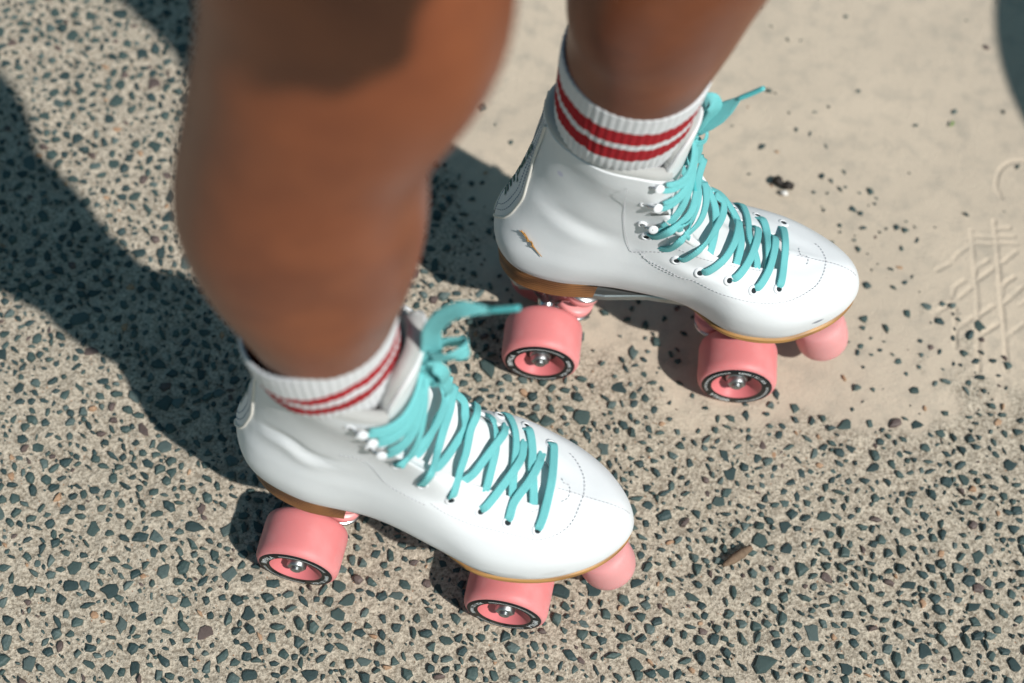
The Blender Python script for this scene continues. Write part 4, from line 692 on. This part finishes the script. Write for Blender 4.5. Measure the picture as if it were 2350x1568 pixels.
for (x, y, r) in stones:
    q = rs.random(); mi = 0 if q < .44 else 1 if q < .80 else 2 if q < .925 else 3 if q < .965 else 4
    if mi == 4 and r > .0032: mi = 2
    if r > .0045 and count < 300 and -.5 < x < .46 and .24 < y < 1.0:
        # the eye-catching large ones: an object each
        o = obj('stone', lib(mi if mi < 4 else 0, int(rs.integers(0, 14))), ground, (x, y, -.0006)); o.scale = (r*1.10, r*1.10, r*.95); o.rotation_euler = (rs.uniform(-.09, .09), rs.uniform(-.09, .09), rs.uniform(0, 6.28)); count += 1
    else:
        k = int(rs.integers(5, 8)) if r > .002 else 5
        v, f = stone_geo(r*1.12, rs.uniform(.36, .92), rs.uniform(0, 6.28), k, rs, rs.uniform(.2, .7)*r+.0002)
        small[mi].add(v+np.array([x, y, -.0005]), f)
V = []; F = []; MI = []; nn = 0
for mi, a in enumerate(small):
    if not a.n: continue
    V.append(np.concatenate(a.v)); F += [[i+nn for i in q] for q in a.f]; MI += [mi]*len(a.f); nn += a.n
me = mesh_data('small_stones', np.concatenate(V), F, None, False)
for M in STONE_M: me.materials.append(M)
me.polygons.foreach_set('material_index', MI); obj('small_stones', me, ground, None, kind='stuff')
print('stones', len(stones), 'singles', count)
# litter on the ground
M_BARK = mat('dry_bark', (.16, .10, .065), .85); b = NB(M_BARK); mp = b.n('Mapping'); mp.inputs['Scale'].default_value = (1, 1, 1); b.l(b.coord(), mp.inputs[0]); n = b.noise(mp.outputs[0], 350, 4)
b.l(b.mix(n, (.07, .045, .03), (.30, .20, .13)), b.b.inputs['Base Color']); b.l(b.bump(n, .8, .001), b.b.inputs['Normal'])
def lump(name, P, r, m_, seg=9, jit=.18):
    n = 14; Q = cr_path(P, n); rr = np.interp(np.linspace(0, 1, n), np.linspace(0, 1, len(r)), r); v, f = tube(Q, rr, seg); v = np.array(v); q = np.random.default_rng(len(name)); v += (q.random(v.shape)-.5)*max(r)*jit; return part(name, v, f, m_, None)
o = lump('bark_fragment', [(.1635, .4078, .003), (.172, .414, .0045), (.1835, .4235, .004)], [.0012, .0034, .0036, .0022], M_BARK); o['label'] = 'small brown splinter of bark lying among the stones right of the near toe stop'; o['category'] = 'bark'
M_BLK = mat('dark_debris', (.022, .016, .013), .7)
o = lump('dark_debris', [(.1975, .7415, .003), (.202, .7425, .0042), (.2055, .7395, .003), (.2115, .7385, .004), (.2145, .737, .003)], [.0012, .0042, .0022, .0042, .0015], M_BLK, 9, .3); o['label'] = 'two-lobed black crumb lying on the smooth pale cement beyond the far skate'; o['category'] = 'debris'
M_CHIP = mat('white_chip', (.75, .73, .70), .6)
o = lump('shell_chip', [(.2045, .7325, .0012), (.2075, .732, .0022), (.2105, .7315, .0012)], [.001, .0024, .001], M_CHIP); o['label'] = 'tiny whitish chip on the cement just in front of the black crumb'; o['category'] = 'chip'
M_LEAF = mat('green_leaf', (.12, .24, .04), .6)
v, f = ribbon(cr_path([(.3465, .8155, .0006), (.3488, .8185, .002), (.3495, .8225, .0008)], 8), np.array([[0, 0, 1.]]*8), [.0004, .0014, .0022, .0026, .0024, .0018, .001, .0003], .0003)[:2]
o = part('leaf_scrap', v, f, M_LEAF, None); o['label'] = 'tiny green scrap of leaf on the bare cement at upper right'; o['category'] = 'leaf'
# round concrete tub, added out of view: made up to shade the upper right corner
M_CASTER = mat('caster_concrete', (.34, .33, .31), .85); b = NB(M_CASTER); n = b.noise(b.coord(), 30, 5); b.l(b.mix(n, (.27, .26, .25), (.40, .38, .36)), b.b.inputs['Base Color']); b.l(b.bump(n, .5, .003), b.b.inputs['Normal'])
pl = bpy.data.objects.new('shadow_caster', None); COL.objects.link(pl); pl.location = (.927, .693, 0); pl['label'] = 'added low round concrete tub out of view, made up to shade the upper right corner'; pl['category'] = 'shadow_caster'
v, f = lathe([(.0001, 0), (.215, 0), (.225, .006), (.248, .36), (.258, .372), (.258, .402), (.25, .412), (.228, .412), (.222, .40), (.215, .33)], 72, 'z'); part('caster_tub', v, f, M_CASTER, pl)
v, f = lathe([(.216, .345), (.12, .352), (.0001, .356)], 48, 'z'); part('caster_soil', v, f, M_BARK, pl)

# ------------------------------------------------------------------ skates
FAN_A = fan_rows([((69.5, -32.5, 197), (0, 0, -4), 1), ((64, -38, 221.5), (0, -1, 0), 2), ((66.5, -37, 228), (1, 0, 3), -.5), ((59.5, -40, 240), (-1, -1, 1), 2), ((61.5, -39.5, 246), (-1, 0, 2), .5), ((55, -41, 252), (-2, -1, 4), 2), ((57.5, -40.5, 257.5), (-2, 0, 5), .5)], (80.5, -4, 262), -1)
FAN_B = fan_rows([((62, 33, 187), (0, 0, -6), 1), ((64, 35.5, 200), (0, 1, -3), 2), ((66, 35, 206), (0, 0, -2), .5), ((61.5, 39, 230.5), (-1, 1, 0), 2), ((63.5, 38.5, 237), (-1, 0, 0), .5), ((60, 40, 252.5), (-2, 1, 2), 2), ((62.5, 39.5, 259), (-2, 0, 3), .5)], (79.5, 2, 256), 1)
D_R = dict(lace=A_LACE, fan=FAN_A, stitch=A_STITCH, hooks=[(h[:3], h[3:]) for h in A_HOOK], extra=A_EXTRA, aglets=A_AGL)
D_L = dict(lace=B_LACE, fan=FAN_B, stitch=B_STITCH, hooks=[(h[:3], h[3:]) for h in B_HOOK], extra=B_EXTRA, aglets=B_AGL)
# fill in the far side's hooks by mirroring the near side's
D_R['hooks'] = D_R['hooks']+[((x, y, z), n) for (x, y, z), n in D_L['hooks']]; D_L['hooks'] = D_L['hooks']+[((x, y, z), n) for (x, y, z), n in D_R['hooks'][:3]]
build_skate('roller_skate', 1, -.126, .416, -.1233, 'near white roller skate, on the right foot, with a sideways bow loop and pink wheels', M_LEATHER_R, D_R, R_FOLDS, [(153, -28), (-14, 168)])
build_skate('roller_skate', -1, .0230, .592, -.0242, 'far white roller skate on the left foot, with dry grass seed on its heel', M_LEATHER_L, D_L, L_FOLDS, [(176, -6), (243, 62)])

# dry grass seed head on the far boot
SK = bpy.data.objects['roller_skate.001']; a = Acc()
mw = Matrix.Translation(Vector((.0230, .592, 0))) @ Matrix.Rotation(-.0242, 4, 'Z')
def tow(P): return np.array([(mw @ Vector(p))[:] for p in np.atleast_2d(P)])
L = np.array(B_SEED)[:, :3]/1000*np.array([1, -1, 1]); nn_ = np.array(B_SEED)[:, 3:]*np.array([1, -1, 1]); Q = cr_path(L, 26)+cr_path(nn_, 26)*.0012; Q = tow(Q)
v, f = tube(Q, np.interp(np.linspace(0, 1, 26), [0, .1, .35, .55, 1], [.0002, .0004, .0005, .0005, .00025]), 6); a.add(v, f)
rq = np.random.default_rng(3); Tn = unit(np.gradient(Q, axis=0)); Nn = unit(cr_path(nn_, 26)); Bn = np.cross(Tn, Nn)
for k in range(46):
    i = int(rq.integers(1, 17)); sgn = rq.choice([-1, 1]); L2 = rq.uniform(.0018, .0036); wd = np.interp(i, [0, 4, 10, 17], [.15, .35, .55, .35])
    e = Q[i]+Tn[i]*(-L2)+Bn[i]*sgn*L2*wd*rq.uniform(.2, 1)+Nn[i]*L2*rq.uniform(.05, .45); v, f = tube([Q[i], (Q[i]+e)/2+Nn[i]*.0002, e], [.00025, .00042, .00005], 5); a.add(v, f)
o = a.make('grass_seed_head', M_SEED, None); o['label'] = 'small golden dry grass seed head stuck to the side of the far boot heel'; o['category'] = 'grass seed'

# ------------------------------------------------------------------ skater
def rings_loft(R):
    """R: list of (x,y,z,rx,ry) resampled smoothly"""
    Q = cr_path(np.array(R, float), 60); a = np.linspace(0, 2*np.pi, 40, endpoint=False); T = unit(np.gradient(Q[:, :3], axis=0)); X = unit(np.array([1., -.12, 0])-T*(T@np.array([1., -.12, 0]))[:, None]); Y = np.cross(T, X); zz = np.clip((Q[:, 2]-.34)/.06, 0, 1)*np.clip((.62-Q[:, 2])/.06, 0, 1); md_ = 1+zz[:, None]*(.045*np.cos(3*a)[None]-.03*np.cos(2*a-.9)[None]*np.sin(Q[:, 2]*40)[:, None]); Q = Q.copy()
    V = Q[:, None, :3]+X[:, None]*(Q[:, 3, None]*md_*np.cos(a))[..., None]+Y[:, None]*(Q[:, 4, None]*md_*np.sin(a))[..., None]
    f = grid_faces(60, 40, True).tolist()+[list(range(40))[::-1], list(range(59*40, 60*40))]; return V.reshape(-1, 3), f
person = None; a = Acc()
v, f = rings_loft(LEG_R); a.add(v, f)
v, f = rings_loft(LEG_L); a.add(v, f)
v, f = rings_loft(TORSO); a.add(v, f)
v, f = rings_loft(ARM); a.add(v, f)
v, f = rings_loft(ARM_L); a.add(v, f)
def blob(c, r): vv, ff = lathe([(.0001, -1), (.5, -.87), (.87, -.5), (1, 0), (.87, .5), (.5, .87), (.0001, 1)], 16, 'z'); return vv*np.array(r)+np.array(c), ff
for c_, r_ in (((.10, .55, 1.60), (.016, .011, .022)), ((.098, .55, 1.568), (.010, .020, .006)), ((.005, .475, 1.605), (.016, .010, .028)), ((.005, .625, 1.605), (.016, .010, .028))):
    vv, ff = blob(c_, r_); a.add(vv, ff)
for sx in (-.045, .055):
    for q in range(4 if sx > 0 else 0):
        x_ = -.17+.018*q; v, f = tube(cr_path([(x_, .70, .90), (x_+.003, .703, .865), (x_+.01, .70, .835+.004*(q % 2))], 9), np.linspace(.0092, .0075, 9), 10); a.add(v, f)
v, f = tube(cr_path([(-.105, .695, .93), (-.09, .70, .90), (-.092, .70, .87)], 9), np.linspace(.0105, .0085, 9), 10); a.add(v, f)
for p0, p1, p2, r_ in FINGERS: v, f = tube(cr_path([p0, p1, p2], 9), np.linspace(r_, r_*.8, 9), 10); a.add(v, f)
person = a.make('person', M_SKIN, None); person['label'] = 'skater with bare tanned legs in striped socks, standing on both roller skates'; person['category'] = 'person'
md = person.modifiers.new('join', 'REMESH'); md.mode = 'VOXEL'; md.voxel_size = .0045; md.use_smooth_shade = True
md = person.modifiers.new('soften', 'SMOOTH'); md.factor = .5; md.iterations = 10
M_SHORT = mat('dark_shorts', (.03, .035, .05), .9)
M_SHIRT = mat('white_tee', (.70, .70, .68), .9); M_HAIR = mat('dark_hair', (.02, .013, .01), .5); M_EYE = mat('eye', (.03, .02, .015), .2)
v, f = rings_loft([(q[0], q[1], q[2], q[3]+.012, q[4]+.012) for q in TORSO[2:7]]+[(-.02, .55, 1.415, .07, .12)]); part('shirt', v, f, M_SHIRT, person)
for A_ in (ARM, ARM_L): v, f = rings_loft([(q[0], q[1], q[2], q[3]+.014, q[4]+.014) for q in A_[:3]]); part('sleeve', v, f, M_SHIRT, person)
v, f = rings_loft([(-.05, .55, 1.46, .03, .06), (-.045, .55, 1.53, .062, .074), (-.03, .55, 1.61, .085, .084), (-.012, .55, 1.68, .088, .08), (-.004, .55, 1.72, .06, .055), (-.004, .55, 1.735, .02, .02)]); part('hair', v, f, M_HAIR, person)
for sy in (-.032, .032): v, f = blob((.086, .55+sy, 1.622), (.012, .013, .009)); part('eye', v, f, M_EYE, person)
v, f = rings_loft(SHORTS); sh = part('shorts', v, f, M_SHORT, person)
# socks
def sock(R, tilt, m_, amp, seed):
    """R rings (x,y,z,rx,ry) from top to bottom"""
    n, k = 90, 240; Q = cr_path(np.array(R, float), n); a = np.linspace(0, 2*np.pi, k, endpoint=False); T = -unit(np.gradient(Q[:, :3], axis=0))
    X = unit(np.array([1., -.05, 0])-T*(T@np.array([1., -.05, 0]))[:, None]); Y = np.cross(T, X); L = np.concatenate([[0], np.cumsum(np.linalg.norm(np.diff(Q[:, :3], axis=0), axis=1))])*1000
    rib = .0003*np.cos(a*56)[None]*np.clip(1-.0*L[:, None], .2, 1)
    wr = amp*np.sin(L[:, None]/5.2+1.6*np.sin(a*2+seed)[None]+np.sin(a*5+seed)[None])*np.clip((L[:, None]-12)/20, 0, 1)*(.4+.6*np.sin(a*1.5+seed)[None]**2)
    d = rib+wr
    V = Q[:, None, :3]+X[:, None]*((Q[:, 3, None]+d)*np.cos(a))[..., None]+Y[:, None]*((Q[:, 4, None]+d)*np.sin(a))[..., None]
    fade = np.clip(1-L/ L[-1], 0, 1)[:, None]; V[..., 2] += tilt*(V[..., 0]-Q[:, None, 0])*fade
    Lu = L[:, None]+ .6*np.cos(a*56)[None]*.35+(vnoise(a*30, a*0, 3, seed)-.5)[None]*2.2
    # rolled hem at the top: fold inwards
    I1 = V[0]*1; cen = Q[0, :3]; hem = [cen+(V[0]-cen)*s_+np.array([0, 0, z_]) for s_, z_ in ((.975, .0008), (.95, .0002), (.935, -.004), (.93, -.012))]
    VV = np.concatenate([h[None] for h in hem[::-1]]+[V]); LL = np.concatenate([np.full((4, k), -1.), Lu])
    return part('sock', VV.reshape(-1, 3), grid_faces(n+4, k, True), m_, person, True, np.stack([np.zeros((n+4, k)), LL], -1).reshape(-1, 2))
sock(SOCK_R, .5, sock_mat('sock_knit_right', [(23.5, 31), (37, 50)], 1.2), .0009, 3)
sock(SOCK_L, 0, sock_mat('sock_knit_left', [(17, 31.5), (37.5, 52.)], .8), .0003, 5)
